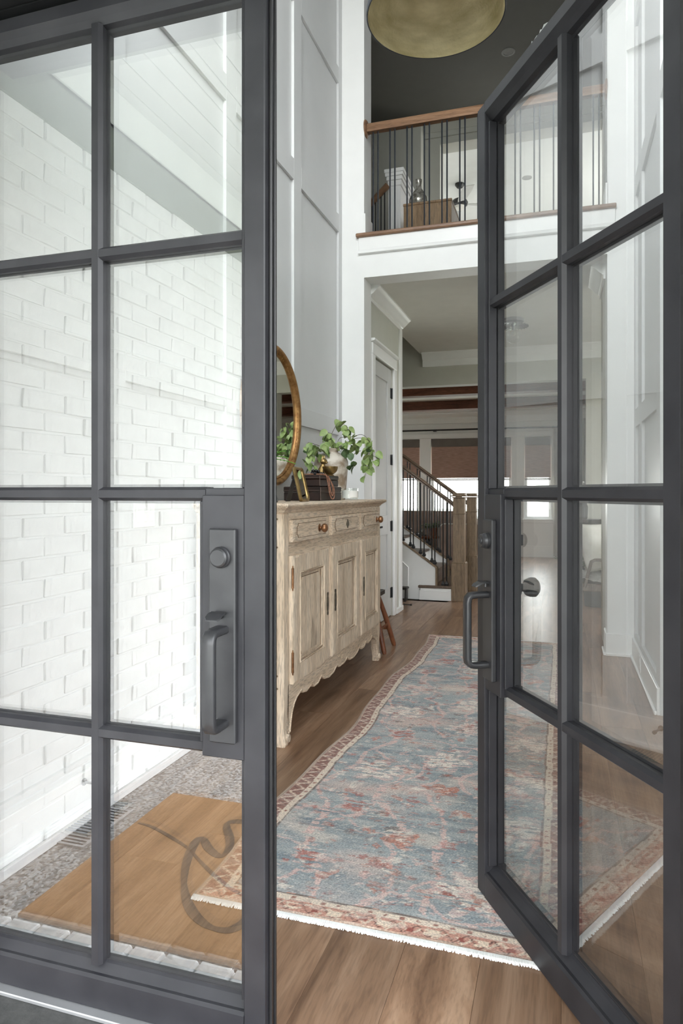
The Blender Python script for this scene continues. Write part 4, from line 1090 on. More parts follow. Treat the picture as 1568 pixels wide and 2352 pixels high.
# brass bowl with foot
bc = (-1.432, 4.245, BT)
b = BM(); lathe(b, [(0, 0), (.024, 0), (.025, .005), (.016, .008), (.030, .016), (.044, .030), (.051, .050), (.052, .060), (.049, .060), (.042, .034), (.022, .018), (0, .016)], bc, 32); obj('brass_bowl', b, M['brass'], smooth=50, label='small brass bowl on the upper leather box', cat='bowl', loc=bc)
# brass cat figurine behind the bowl
kc = (-1.503, 4.285, BT)
cf = thing('cat_figurine', 'brass cat figurine with pricked ears on the leather boxes', 'figurine', kc)
b = BM(); rg = []
for z, rx, ry, dx in ((0, .030, .030, 0), (.01, .034, .034, 0), (.03, .033, .031, 0), (.05, .026, .024, .003), (.068, .018, .017, .006), (.078, .014, .014, .008)):
    rg.append([(kc[0] + dx + rx * math.cos(2 * PI * k / 16), kc[1] + ry * math.sin(2 * PI * k / 16), kc[2] + z) for k in range(16)])
loft(b, rg)
for s in (-1, 1): tube(b, [(kc[0] + .018, kc[1] + s * .011, kc[2] + .05), (kc[0] + .026, kc[1] + s * .012, kc[2] + .02), (kc[0] + .036, kc[1] + s * .012, kc[2] + .004)], [.009, .007, .007], 8)
tube(b, [(kc[0] - .025, kc[1], kc[2] + .008), (kc[0] - .03, kc[1] + .03, kc[2] + .007), (kc[0] - .0, kc[1] + .038, kc[2] + .007)], [.006, .005, .004], 6)
obj('body', b, M['brass'], cf, smooth=60)
b = BM(); hc = (kc[0] + .012, kc[1], kc[2] + .096); sphere(b, hc, .023, 14, 10, (1, 1.05, .95)); sphere(b, (hc[0] + .018, hc[1], hc[2] - .008), .010, 10, 8, (1.1, 1.1, .8))
for s in (-1, 1):
    loft(b, [[(hc[0] - .007, hc[1] + s * .006, hc[2] + .014), (hc[0] + .006, hc[1] + s * .006, hc[2] + .016), (hc[0] + .004, hc[1] + s * .022, hc[2] + .010), (hc[0] - .008, hc[1] + s * .021, hc[2] + .009)],
             [(hc[0] - .003, hc[1] + s * .017, hc[2] + .040), (hc[0] - .001, hc[1] + s * .017, hc[2] + .040), (hc[0] - .001, hc[1] + s * .019, hc[2] + .039), (hc[0] - .003, hc[1] + s * .019, hc[2] + .039)]])
    sphere(b, (hc[0] + .019, hc[1] + s * .009, hc[2] + .005), .0035, 6, 4)
obj('head', b, M['brass'], cf, smooth=60)
# beads
def beads(name, label, pts, r, mat, spacing=2.0):
    b = BM(); P = spline(pts, 10); acc = 0; last = P[0]; n = 0
    sphere(b, tuple(last), r, 8, 6)
    for p in P[1:]:
        while (p - last).length >= r * spacing and n < 300:
            d = (p - last).normalized(); last = last + d * r * spacing; sphere(b, tuple(last), r, 8, 6); n += 1
    return obj(name, b, M[mat], smooth=True, label=label, cat='beads', loc=tuple(P[0]))
zb_ = BT + .009
beads('bead_strand', 'heap of shiny black beads on the upper leather box', [(-1.44, 3.975, zb_), (-1.47, 4.0, zb_), (-1.45, 4.03, zb_ + .005), (-1.425, 4.0, zb_ + .014), (-1.45, 3.985, zb_ + .016), (-1.47, 4.02, zb_ + .012), (-1.44, 4.05, zb_ + .004), (-1.425, 4.09, zb_)], .0095, 'beads_black')
zw = BT + .004; xo = -1.386
beads('bead_necklace', 'long reddish wooden bead necklace hanging over the boxes', [(-1.52, 3.965, zw), (-1.50, 3.99, zw), (-1.45, 3.972, zw), (-1.415, 4.02, zw), (xo - .003, 4.04, zw - .004), (xo, 4.05, zw - .03), (xo + .007, 4.06, TZ + .08), (xo + .008, 4.075, TZ + .04), (xo + .009, 4.11, TZ + .012), (xo + .009, 4.15, TZ + .012), (xo + .008, 4.17, TZ + .04), (xo + .007, 4.155, TZ + .085), (xo, 4.10, TZ + .13), (xo, 4.07, zw - .012), (xo, 4.08, zw - .03), (xo + .007, 4.085, TZ + .08), (xo + .008, 4.10, TZ + .05), (xo + .0085, 4.12, TZ + .03), (xo + .0085, 4.14, TZ + .04), (xo + .007, 4.13, TZ + .09), (xo, 4.085, TZ + .14), (-1.42, 4.06, zw)], .0042, 'beads_wood')
# smoked glass vase with fern
vc = (-1.445, 3.235, TZ)
vs = thing('glass_vase', 'tapered smoked glass vase at the near sideboard end', 'vase', vc)
b = BM(); lathe(b, [(0, 0), (.072, 0), (.074, .006), (.066, .04), (.046, .13), (.036, .175), (.040, .190), (.036, .190), (.032, .175), (.042, .13), (.060, .05), (.058, .02), (0, .018)], vc, 8); obj('glass_body', b, M['smoke'], vs)
b = BM(); lathe(b, [(.030, .176), (.037, .178), (.041, .192), (.036, .193), (.030, .176)], vc, 20); obj('brass_collar', b, M['brass'], vs)
fe = thing('fern_bunch', 'bright green fern sprigs in the smoked glass vase', 'plant', (vc[0], vc[1], TZ + .19))
random.seed(21)
for k in range(11):
    a = random.uniform(0, 2 * PI); L = random.uniform(.07, .13); up = random.uniform(.02, .09)
    if k == 0: a, L, up = math.radians(35), .16, .02
    b = BM(); base = Vector((vc[0], vc[1], TZ + .17)); pts = []
    for i in range(9):
        t = i / 8; pts.append(base + Vector((math.cos(a) * L * t, math.sin(a) * L * t, .05 * min(1, t * 3) + up * t - .04 * t * t)))
    tube(b, pts, .0016, 4)
    for i in range(2, 9):
        d = (pts[i] - pts[i - 1]).normalized(); s = d.cross(Vector((0, 0, 1))).normalized(); ln = .026 * (1.15 - i / 9)
        for sg in (-1, 1):
            p = pts[i]; tip = p + s * sg * ln + d * ln * .5 - Vector((0, 0, ln * .25)); w_ = d * .006
            vsx = [b.verts.new(q) for q in (p - w_, tip, p + w_ , p + s * sg * ln * .5 + Vector((0, 0, .003)))]
            b.faces.new((vsx[0], vsx[1], vsx[3])); b.faces.new((vsx[3], vsx[1], vsx[2]))
    obj('frond', b, M['fern'], fe)
# eucalyptus
BR = [
( [(-1.548, 4.681, 1.524), (-1.633, 4.58, 1.548), (-1.682, 4.523, 1.566), (-1.693, 4.498, 1.538), (-1.69, 4.499, 1.501), (-1.678, 4.503, 1.445), (-1.666, 4.507, 1.377)] , [(-1.702, 4.479, 1.503), (-1.68, 4.505, 1.476), (-1.67, 4.497, 1.432), (-1.645, 4.52, 1.408), (-1.684, 4.509, 1.377), (-1.678, 4.476, 1.524), (-1.65, 4.481, 1.456)], 'drooping to the left of the urn' ),
( [(-1.554, 4.679, 1.524), (-1.592, 4.594, 1.529), (-1.613, 4.524, 1.507)] , [(-1.663, 4.55, 1.516), (-1.621, 4.527, 1.517), (-1.6, 4.532, 1.486), (-1.564, 4.591, 1.507), (-1.56, 4.56, 1.536), (-1.585, 4.575, 1.572), (-1.62, 4.541, 1.483), (-1.596, 4.559, 1.546)], 'low at the left lip of the urn' ),
( [(-1.563, 4.697, 1.529), (-1.585, 4.711, 1.614), (-1.576, 4.725, 1.653), (-1.545, 4.755, 1.722), (-1.514, 4.765, 1.716), (-1.484, 4.775, 1.693), (-1.465, 4.781, 1.648)] , [(-1.514, 4.743, 1.688), (-1.501, 4.778, 1.673), (-1.484, 4.798, 1.663), (-1.472, 4.78, 1.626), (-1.457, 4.799, 1.679), (-1.536, 4.769, 1.668)], 'rising highest above the urn' ),
( [(-1.557, 4.699, 1.526), (-1.569, 4.695, 1.574), (-1.585, 4.69, 1.628)] , [(-1.573, 4.646, 1.627), (-1.58, 4.687, 1.599), (-1.622, 4.663, 1.595), (-1.553, 4.667, 1.584), (-1.593, 4.637, 1.576), (-1.555, 4.702, 1.555)], 'short and upright over the urn mouth' ),
( [(-1.542, 4.704, 1.526), (-1.518, 4.712, 1.606), (-1.43, 4.687, 1.611), (-1.346, 4.682, 1.626), (-1.296, 4.677, 1.591), (-1.275, 4.684, 1.541), (-1.29, 4.679, 1.479), (-1.308, 4.674, 1.416), (-1.311, 4.673, 1.353), (-1.317, 4.671, 1.322)] , [(-1.37, 4.642, 1.587), (-1.356, 4.661, 1.551), (-1.329, 4.68, 1.567), (-1.3, 4.679, 1.548), (-1.324, 4.685, 1.517), (-1.278, 4.666, 1.528), (-1.313, 4.68, 1.479), (-1.319, 4.656, 1.453), (-1.3, 4.693, 1.417), (-1.326, 4.681, 1.385), (-1.287, 4.644, 1.362), (-1.308, 4.64, 1.297), (-1.324, 4.64, 1.508), (-1.292, 4.698, 1.455)], 'longest, arching right and hanging down' ),
( [(-1.542, 4.710, 1.526), (-1.40, 4.70, 1.60), (-1.296, 4.677, 1.585), (-1.267, 4.666, 1.515), (-1.235, 4.644, 1.495)] , [(-1.234, 4.641, 1.47), (-1.252, 4.647, 1.433), (-1.22, 4.637, 1.41), (-1.259, 4.637, 1.482)], 'reaching farthest right over the sideboard end' ),
( [(-1.524, 4.689, 1.524), (-1.46, 4.657, 1.531), (-1.424, 4.647, 1.479), (-1.412, 4.651, 1.435), (-1.388, 4.658, 1.398)] , [(-1.464, 4.627, 1.513), (-1.43, 4.636, 1.473), (-1.414, 4.656, 1.382), (-1.402, 4.659, 1.417), (-1.449, 4.664, 1.493)], 'drooping darkly beside the urn shoulder' ),
( [(-1.542, 4.704, 1.526), (-1.472, 4.674, 1.564), (-1.403, 4.664, 1.568), (-1.382, 4.66, 1.517)] , [(-1.454, 4.659, 1.569), (-1.423, 4.685, 1.56), (-1.388, 4.691, 1.519), (-1.375, 4.704, 1.557), (-1.412, 4.672, 1.518), (-1.454, 4.627, 1.548), (-1.494, 4.658, 1.55)], 'leafy, level and right of the urn mouth' ),
]
def leaf_mesh(mat, Ls=.058, Ws=.05):
    b = BM(); rows = []
    for i in range(6):
        t = i / 5; w_ = Ws * .5 * math.sin(PI * (t * .88 + .10)) ** .75 if i < 5 else 0.0
        cz = -.35 * Ls * t * t
        if i == 5: rows.append([b.verts.new((Ls * t, 0, cz))])
        else: rows.append([b.verts.new((Ls * t, s * w_, cz + abs(s) * w_ * .28)) for s in (-1, 0, 1)])
    for a, c in zip(rows[:-1], rows[1:]):
        if len(c) == 3:
            for k in range(2): b.faces.new((a[k], a[k + 1], c[k + 1], c[k]))
        else:
            for k in range(2): b.faces.new((a[k], a[k + 1], c[0]))
    return mesh_of('leaf', b, mat, True)
LM = [leaf_mesh(M['leaf'], .058, .050), leaf_mesh(M['leaf'], .050, .052), leaf_mesh(M['leaf'], .064, .05)]
LD = [leaf_mesh(M['leaf2'], .056, .05)]
random.seed(8)
for path, lv_, where in BR:
    r = thing('eucalyptus_branch', 'eucalyptus branch ' + where, 'branch', path[0], group='eucalyptus branches in the stoneware urn')
    b = BM(); P = spline(path, 5); tube(b, P, [.0022 - .0012 * i / len(P) for i in range(len(P))], 5); obj('stem', b, M['stem'], r)
    dark = 'darkly' in where
    for p in lv_:
        p = Vector(p); near = min(P, key=lambda q: (q - p).length)
        for k in range(2):
            d = (p - near); d = d.normalized() if d.length > .004 else Vector((random.uniform(-1, 1), random.uniform(-1, 1), -.3)).normalized()
            jit = Vector((random.gauss(0, .016), random.gauss(0, .016), random.gauss(0, .014))) * (0 if k == 0 else 1.6)
            base = p + jit - d * .024 - Vector((0, 0, -.012))
            o = inst('leaf', (LD[0] if dark or random.random() < .10 else random.choice(LM)), base, r)
            yaw = math.atan2(d.y, d.x) + random.gauss(0, .6)
            o.rotation_euler = (random.gauss(0, .7) + .5, random.uniform(.2, 1.1), yaw)

# ================================================================== STOOL BEHIND THE SIDEBOARD
scx, scy = -1.455, 5.17
so = thing('wooden_stool', 'small red brown wooden stool with splayed legs beyond the sideboard', 'stool', (scx, scy, 0))
b = BM(); prism(b, [(scx - .13, scy - .16), (scx + .10, scy - .16), (scx + .125, scy - .13), (scx + .125, scy + .13), (scx + .10, scy + .16), (scx - .13, scy + .16), (scx - .155, scy + .13), (scx - .155, scy - .13)], 'z', .415, .445); obj('seat', b, M['dark_wood'], so)
feet = [(-1.262, 5.02), (-1.262, 5.335), (-1.64, 5.02), (-1.64, 5.335)]
tops = [(-1.375, 5.09), (-1.375, 5.25), (-1.55, 5.09), (-1.55, 5.25)]
for f, t in zip(feet, tops):
    b = BM(); tube(b, [(f[0], f[1], 0), (f[0] + (t[0] - f[0]) * .05, f[1] + (t[1] - f[1]) * .05, .02), (f[0] + (t[0] - f[0]) * .55, f[1] + (t[1] - f[1]) * .55, .24), (*t, .416)], [.014, .019, .021, .016], 8); obj('leg', b, M['stool'], so, smooth=60)
def at(f, t, k): return (f[0] + (t[0] - f[0]) * k, f[1] + (t[1] - f[1]) * k, .416 * k)
for i, j, k in ((0, 1, .42), (2, 3, .42), (0, 2, .34), (1, 3, .34)):
    b = BM(); tube(b, [at(feet[i], tops[i], k), at(feet[j], tops[j], k)], .011, 8); obj('stretcher', b, M['stool'], so)

# ================================================================== STAIRCASE
sc_ = thing('staircase', 'oak staircase with iron balusters rising left beyond the hall', 'staircase', (-1.5, 8.16, 0), kind='structure')
YN, YFa = 7.72, 8.60
b = BM(); box(b, -1.52, -1.165, YN - .02, YFa - .02, .0, .135); obj('riser', b, M['trim'], sc_, label='white starting riser')
b = BM(); box(b, -1.545, -1.145, YN - .035, YFa, .135, .165, .008); obj('tread', b, M['tread'], sc_)
bx('base_board', (-1.53, -1.16, YN - .034, YN - .02, 0, .11), M['trim'], sc_, .003)
for n in range(2, 12):
    z = .17 * n; x1 = -1.36 - .24 * (n - 2); x0 = x1 - .24
    b = BM(); box(b, x1 - .018, x1, YN + .03, YFa - .02, z - .17, z - .03); obj('riser', b, M['trim'] if n > 2 else M['tread'], sc_)
    b = BM(); box(b, x0 - .02, x1 + .025, YN + .03, YFa - .02, z - .03, z, .006); obj('tread', b, M['tread'], sc_)
sl_ = .706
def stringer(y, t):
    x0, x1 = -4.2, -1.35
    ztop = lambda x: .372 + (-1.348 - x) * sl_
    b = BM(); prism(b, [(x1, .165), (x1, ztop(x1)), (x0, ztop(x0)), (x0, 0), (-1.53, 0), (-1.53, .165)] if t == 'near' else [(x1, .165), (x1, ztop(x1)), (x0, ztop(x0)), (x0, ztop(x0) - .75), (-1.9, .165)], 'y', y, y + .03)
    s = obj('stringer', b, M['trim'], sc_, label='white stringer')
    b = BM(); prism(b, [(x1 + .012, ztop(x1) - .012), (x1 + .012, ztop(x1) + .006), (x0, ztop(x0) + .018), (x0, ztop(x0))], 'y', y - .02, y + .05); obj('stringer_cap', b, M['newel'], s)
    b = BM(); box(b, x1 - .002, x1 + .022, y - .006, y + .04, .165, ztop(x1)); obj('end_board', b, M['newel'], s)
    return ztop
zt1 = stringer(YN, 'near'); stringer(YFa - .02, 'far')
b = BM(); box(b, -4.3, -1.60, YN + .032, YN + .05, 0, .3); obj('closet_panel', b, M['trim'], sc_)
b = BM()
P = [(-2.2, .14), (-1.665, .14), (-1.665, .36), (-1.74, .43), (-2.2, .76)]
tube(b, [(p[0], YN - .004, p[1]) for p in P], .009, 4, closed=True); obj('panel_molding', b, M['trim'], sc_)
def newel(x0, x1, y, zt):
    c = (x0 + x1) / 2; hw = (x1 - x0) / 2
    def sq(b, r, z0, z1, bev=.003): box(b, c - r, c + r, y - r, y + r, z0, z1, bev)
    b = BM(); sq(b, hw * 1.28, 0, .425, .004); sq(b, hw * 1.18, .425, .437); sq(b, hw, .43, zt - .06); sq(b, hw * 1.12, .972, .982); sq(b, hw * 1.14, zt - .06, zt - .045); sq(b, hw * 1.30, zt - .042, zt - .028); sq(b, hw * 1.06, zt - .03, zt)
    return obj('newel_post', b, M['newel'], sc_)
newel(-1.152, -1.024, 7.765, 1.210); newel(-1.110, -.996, 8.61, 1.205)
def handrail(y, xa, za, xb, zb):
    b = BM(); sec = [(-.030, -.026), (.030, -.026), (.026, -.010), (.034, .004), (.028, .022), (.012, .030), (-.012, .030), (-.028, .022), (-.034, .004), (-.026, -.010)]
    loft(b, [[(xa, y + s, za + t) for s, t in sec], [(xb, y + s, zb + t) for s, t in sec]]); obj('handrail', b, M['stair_rail'], sc_, smooth=40)
handrail(7.765, -1.15, 1.075, -4.2, 1.075 + 3.05 * .735)
handrail(8.61, -1.10, 1.075, -4.2, 1.075 + 3.1 * .735)
def baluster(x, y, z0, z1):
    b = BM(); tube(b, [(x, y, z0), (x, y, z1)], .0075, 6)
    o = obj('baluster', b, M['black'], sc_)
    b = BM(); loft(b, [[(x - r, y - r, z0 + h), (x + r, y - r, z0 + h), (x + r, y + r, z0 + h), (x - r, y + r, z0 + h)] for r, h in ((.017, 0), (.019, .02), (.012, .034), (.010, .048))]); obj('shoe', b, M['black'], o)
for x in (-1.228, -1.268): baluster(x, 7.745, .165, 1.08 + (-1.15 - x) * .735)
for x in (-1.362, -1.396, -1.485, -1.525, -1.609, -1.644, -1.728, -1.768, -1.85, -1.89): baluster(x, 7.745, zt1(x) + .018, 1.05 + (-1.15 - x) * .735)
for x in (-1.317, -1.35, -1.447, -1.478, -1.574, -1.608, -1.702, -1.736, -1.831, -1.863): baluster(x, 8.60, max(.17, zt1(x) + .018), 1.05 + (-1.10 - x) * .735)
# step stool and door stop under the stairs
ss = thing('step_stool', 'small black step stool against the stair side', 'stool', (-1.69, 7.56, 0))
b = BM(); box(b, -1.80, -1.635, 7.50, 7.64, .13, .155, .008); obj('seat', b, M['dark_wood'], ss)
for x in (-1.79, -1.655):
    b = BM(); loft(b, [[(x - .008, 7.51, 0), (x + .008, 7.51, 0), (x + .008, 7.63, 0), (x - .008, 7.63, 0)], [(x - .008, 7.53, .13), (x + .008, 7.53, .13), (x + .008, 7.61, .13), (x - .008, 7.61, .13)]]); obj('leg', b, M['dark_wood'], ss)
def doorstop(label, p, d):
    p = Vector(p); d = Vector(d); t = thing('door_stop', label, 'door stop', tuple(p))
    b = BM(); tube(b, [p, p + d * .006], .013, 12); tube(b, [p + d * .006, p + d * .07], .005, 8); obj('rod', b, M['black'], t)
    b = BM(); tube(b, [p + d * .07, p + d * .085], .009, 10); obj('rubber_tip', b, M['black'], t)
doorstop('black rod door stop at the end of the closet wall', (-1.553, 6.985, .055), (1, 0, 0))
doorstop('black rod door stop on the left baseboard by the front door', (XL + .016, 2.20, .115), (1, 0, 0))

# ================================================================== BALCONY
ba = thing('balcony_railing', 'balcony railing of stained oak with paired black balusters', 'railing', (-.615, 5.55, Z2))
b = BM(); sec = [(-.028, -.036), (.028, -.036), (.026, -.018), (.036, -.004), (.034, .014), (.020, .034), (0, .039), (-.020, .034), (-.034, .014), (-.036, -.004), (-.026, -.018)]
loft(b, [[(OL + .016, 5.55 + s, 4.258 + t) for s, t in sec], [(OR - .016, 5.55 + s, 4.258 + t) for s, t in sec]]); obj('handrail', b, M['rail'], ba, smooth=40)
for x, h in ((OL, 1), (OR, -1)):
    b = BM(); lathe(b, [(0, 0), (.072, 0), (.072, h * .008), (.062, h * .016), (.05, h * .018), (0, h * .018)], (x, 5.55, 4.258), 24, 'x'); obj('rosette', b, M['rail'], ba, smooth=40)
x = -1.493; pitch = .1437
bmesh_b = BM(); tube(bmesh_b, [(0, 0, Z2), (0, 0, 4.225)], .0066, 6); bme = mesh_of('baluster', bmesh_b, M['iron'])
rl = ba.location
for k in range(13):
    for dx in (0, .041):
        if x + dx < OR - .03: inst('baluster', bme, (x + dx, 5.55, 0), ba)
    x += pitch
# knee wall and stair rail upstairs
kw = struct('wall_knee', 'white capped half wall around the upstairs stairwell')
b = BM(); box(b, -1.765, -1.635, 7.2, 9.1, 3.3, 4.55); obj('wall_panel', b, M['white'], kw)
for z0, z1, e in ((4.50, 4.56, .010), (4.56, 4.60, .022), (4.60, 4.635, .034), (4.635, 4.676, .042)): bx('cap_molding', (-1.765 - e, -1.635 + e, 7.2 - e, 9.1, z0, z1), M['trim'], kw, .004)
for xx in (-1.755, -1.70, -1.66): bx('post_strip', (xx - .012, xx + .012, 7.192, 7.2, 3.36, 4.5), M['trim'], kw, .003)
ur = thing('stair_rail', 'dark upper stair handrail with black balusters descending left of the half wall', 'railing', (-1.95, 7.15, Z2))
b = BM(); tube(b, [(-1.765, 7.16, 4.50), (-2.6, 7.16, 3.74)], .035, 10); obj('handrail', b, M['rail'], ur, smooth=True)
for xx in (-1.80, -1.84, -1.90, -1.94, -2.0):
    b = BM(); tube(b, [(xx, 7.16, 3.36), (xx, 7.16, 4.47 + (xx + 1.765) * .91)], .007, 6); obj('baluster', b, M['black'], ur)
bx('wall_landing_edge', (-4.4, -1.73, 7.05, 7.25, 3.0, 3.36), M['white'], kind='structure', label='floor edge of the landing by the stairwell')
# cabinet upstairs with bottle and dish
cb = thing('oak_cabinet', 'plain oak cabinet on the landing behind the balcony railing', 'cabinet', (-1.30, 7.2, Z2))
bx('carcass', (-1.54, -1.05, 6.92, 7.5, Z2 + .06, 4.15), M['walnut'], cb, .003)
bx('top', (-1.545, -1.045, 6.915, 7.51, 4.15, 4.175), M['walnut'], cb, .004)
bx('back_board', (-1.53, -1.06, 6.912, 6.92, Z2 + .08, 4.14), M['walnut'], cb)
for xx in (-1.53, -1.09):
    for yy in (6.93, 7.46): bx('leg', (xx, xx + .035, yy, yy + .035, Z2, Z2 + .06), M['walnut'], cb)
bo = (-1.41, 7.05, 4.176)
b = BM(); lathe(b, [(0, 0), (.060, 0), (.085, .012), (.100, .05), (.097, .085), (.078, .125), (.050, .165), (.034, .195), (.031, .225), (.034, .258), (.036, .268), (.036, .285), (.030, .287), (.027, .22), (0, .2)], bo, 32)
obj('demijohn', b, M['mercury'], smooth=50, label='bulbous mercury glass bottle on the oak cabinet', cat='bottle', loc=bo)
di = (-1.225, 7.08, 4.176)
b = BM(); lathe(b, [(0, 0), (.03, 0), (.034, .006), (.046, .022), (.05, .034), (.046, .034), (.032, .014), (0, .01)], di, 24); obj('small_dish', b, M['vase_dark'], smooth=50, label='small dark dish beside the mercury glass bottle', cat='dish', loc=di)
# ceiling fan in the room beyond
fx, fy = -1.53, 10.95
fa = thing('ceiling_fan', 'black ceiling fan with pale blades in the room beyond the landing', 'fan', (fx, fy, ZT))
b = BM(); lathe(b, [(0, 0), (.075, 0), (.075, -.02), (.045, -.06), (.015, -.065), (0, -.065)], (fx, fy, ZT), 20); obj('canopy', b, M['black'], fa, smooth=40)
b = BM(); tube(b, [(fx, fy, ZT - .06), (fx, fy, ZT - .24)], .012, 8); obj('downrod', b, M['black'], fa)
b = BM(); lathe(b, [(0, -.22), (.05, -.23), (.11, -.26), (.13, -.30), (.12, -.34), (.07, -.36), (0, -.36)], (fx, fy, ZT), 24); obj('motor', b, M['black'], fa, smooth=40)
b = BM(); lathe(b, [(.085, -.355), (.08, -.39), (.05, -.41), (0, -.415)], (fx, fy, ZT), 20); obj('lamp_bowl', b, M['flame'], fa, smooth=40)
for k in range(4):
    a = math.radians(20 + 90 * k); c, s = math.cos(a), math.sin(a); b = BM(); rings = []
    for t, w_ in ((.10, .05), (.2, .07), (.45, .085), (.66, .08)):
        cx_, cy_ = fx + c * t, fy + s * t
        rings.append([(cx_ - s * w_, cy_ + c * w_, ZT - .30), (cx_ + s * w_, cy_ - c * w_, ZT - .33), (cx_ + s * w_, cy_ - c * w_, ZT - .338), (cx_ - s * w_, cy_ + c * w_, ZT - .308)])
    loft(b, rings); obj('blade', b, M['blade'], fa)
# ceiling disc lights
def disc(label, x, y, z, r=.075):
    t = thing('recessed_light', label, 'light', (x, y, z))
    b = BM(); lathe(b, [(r * .7, -.001), (r * .72, -.008), (r, -.006), (r, 0)], (x, y, z), 28); obj('trim_ring', b, M['disc'], t, smooth=40)
    b = BM(); lathe(b, [(0, -.002), (r * .7, -.003), (r * .7, -.001), (0, -.001)], (x, y, z), 24); obj('lens', b, M['disc'], t)
disc('recessed ceiling light in the dark landing ceiling', -.558, 7.83, ZT); disc('recessed ceiling light in the room beyond the landing', -.505, 11.05, ZT)

# ================================================================== LIGHTS THAT HANG
pc_ = (-.60, 3.43, 3.61)
pe = thing('pendant_lamp', 'large dome pendant with hammered brass inside above the foyer', 'lamp', pc_)
R = .345
prof = [(R * math.cos(a), R * .78 * math.sin(a)) for a in np.linspace(0, PI / 2 * .96, 14)]
b = BM(); lathe(b, [(max(.0, r - .006), h) for r, h in prof] + [(0, R * .78 - .004)], pc_, 64); obj('inner_shell', b, M['hammered'], pe, smooth=60)
b = BM(); lathe(b, [(R - .006, -.001), (R, -.001), (R + .002, .004)] + [(r + .003, h + .004) for r, h in prof[1:]] + [(0, R * .78 + .004)], pc_, 64); obj('outer_shell', b, M['navy'], pe, smooth=60)
b = BM(); tube(b, [(pc_[0], pc_[1], pc_[2] + R * .78), (pc_[0], pc_[1], ZT - .02)], .008, 8); obj('rod', b, M['black'], pe)
b = BM(); lathe(b, [(0, 0), (.07, 0), (.07, -.02), (.02, -.035), (0, -.035)], (pc_[0], pc_[1], ZT), 24); obj('ceiling_canopy', b, M['black'], pe)
fc = (-.47, 7.28, ZC)
fm = thing('flush_light', 'flush hall ceiling light with pleated disc and clear globe', 'lamp', fc)
b = BM(); lathe(b, [(0, 0), (.105, 0), (.108, -.006), (.108, -.034), (.10, -.040), (0, -.040)], fc, 32); obj('ceiling_plate', b, M['alu'], fm, smooth=40)
b = BM(); seg = 48; r0 = [b.verts.new((fc[0] + .03 * math.cos(2 * PI * k / seg), fc[1] + .03 * math.sin(2 * PI * k / seg), fc[2] - .085)) for k in range(seg)]
r1 = [b.verts.new((fc[0] + .155 * math.cos(2 * PI * k / seg), fc[1] + .155 * math.sin(2 * PI * k / seg), fc[2] - .078 + (.008 if k % 2 else -.008))) for k in range(seg)]
for k in range(seg): b.faces.new((r0[k], r0[(k + 1) % seg], r1[(k + 1) % seg], r1[k]))
obj('pleated_disc', b, M['smoke'], fm)
b = BM(); tube(b, [(fc[0], fc[1], fc[2] - .04), (fc[0], fc[1], fc[2] - .115)], .016, 12); obj('socket', b, M['alu'], fm)
b = BM(); sphere(b, (fc[0], fc[1], fc[2] - .175), .078, 28, 18); obj('glass_globe', b, M['clear'], fm, smooth=True)
b = BM(); sphere(b, (fc[0], fc[1], fc[2] - .15), .022, 14, 10, (1, 1, 1.3)); obj('bulb', b, M['flame'], fm, smooth=True)

# ================================================================== WALL PLATES AND FLOOR REGISTER
def plate(name, label, cat, y, z, w_, h, xf, s, kind_):
    t = thing(name, label, cat, (xf, y, z))
    a, c = sorted((xf, xf + s * .006)); bx('cover_plate', (a, c, y - w_ / 2, y + w_ / 2, z - h / 2, z + h / 2), M['plastic'], t, .002)
    n = 3 if kind_ == 'switch' else 1
    for k in range(n):
        yy = y + (k - (n - 1) / 2) * .046
        if kind_ == 'switch': a, c = sorted((xf + s * .005, xf + s * .010)); bx('rocker', (a, c, yy - .016, yy + .016, z - .033, z + .033), M['plastic'], t, .002)
        else:
            for dz in (-.02, .02): a, c = sorted((xf + s * .005, xf + s * .008)); bx('socket', (a, c, yy - .016, yy + .016, z + dz - .014, z + dz + .014), M['plastic'], t, .002)
plate('light_switch', 'white three-gang rocker switch on the left foyer wall', 'switch', 2.65, 1.12, .16, .115, XL - .02, 1, 'switch')
plate('wall_outlet', 'white outlet in the right foyer baseboard', 'outlet', 4.92, .085, .07, .11, XR - .016, -1, 'outlet')
rgx, rgy = -1.655, 2.18
rg_ = thing('floor_register', 'brown slotted floor register by the left foyer baseboard', 'vent', (rgx, rgy, 0))
bx('frame', (rgx - .06, rgx + .06, rgy - .14, rgy + .14, .0005, .003), M['newel'], rg_)
b = BM(); box(b, -.045, .045, -.004, .004, 0, .0025); me = mesh_of('slat', b, M['dark_wood'])
for i in range(16): inst('slat', me, (rgx, rgy - .12 + i * .016, .003), rg_)

# ================================================================== LIVING ROOM
def cushion_box(bm, x0, x1, y0, y1, z0, z1, r=.05):
    st_ = len(bm.verts); box(bm, x0, x1, y0, y1, z0, z1); bm.verts.ensure_lookup_table(); vs_ = bm.verts[st_:]
    es = list({e for v in vs_ for e in v.link_edges}); bmesh.ops.bevel(bm, geom=es, offset=r, segments=3, affect='EDGES', profile=.6)
so2 = thing('leather_sofa', 'long brown leather sofa under the living room windows', 'sofa', (-2.2, 10.7, 0))
b = BM(); cushion_box(b, -3.6, -1.25, 10.35, 10.60, .25, .93, .06); obj('back', b, M['sofa'], so2, smooth=50)
b = BM(); cushion_box(b, -3.6, -1.25, 10.58, 11.3, .10, .42, .05); obj('seat', b, M['sofa'], so2, smooth=50)
for x0 in (-3.75, -1.27): b = BM(); cushion_box(b, x0, x0 + .22, 10.35, 11.3, .08, .66, .06); obj('arm', b, M['sofa'], so2, smooth=50)
for xx in (-3.6, -1.2):
    for yy in (10.45, 11.2): bx('leg', (xx - .03, xx + .03, yy - .03, yy + .03, 0, .1), M['dark_wood'], so2)
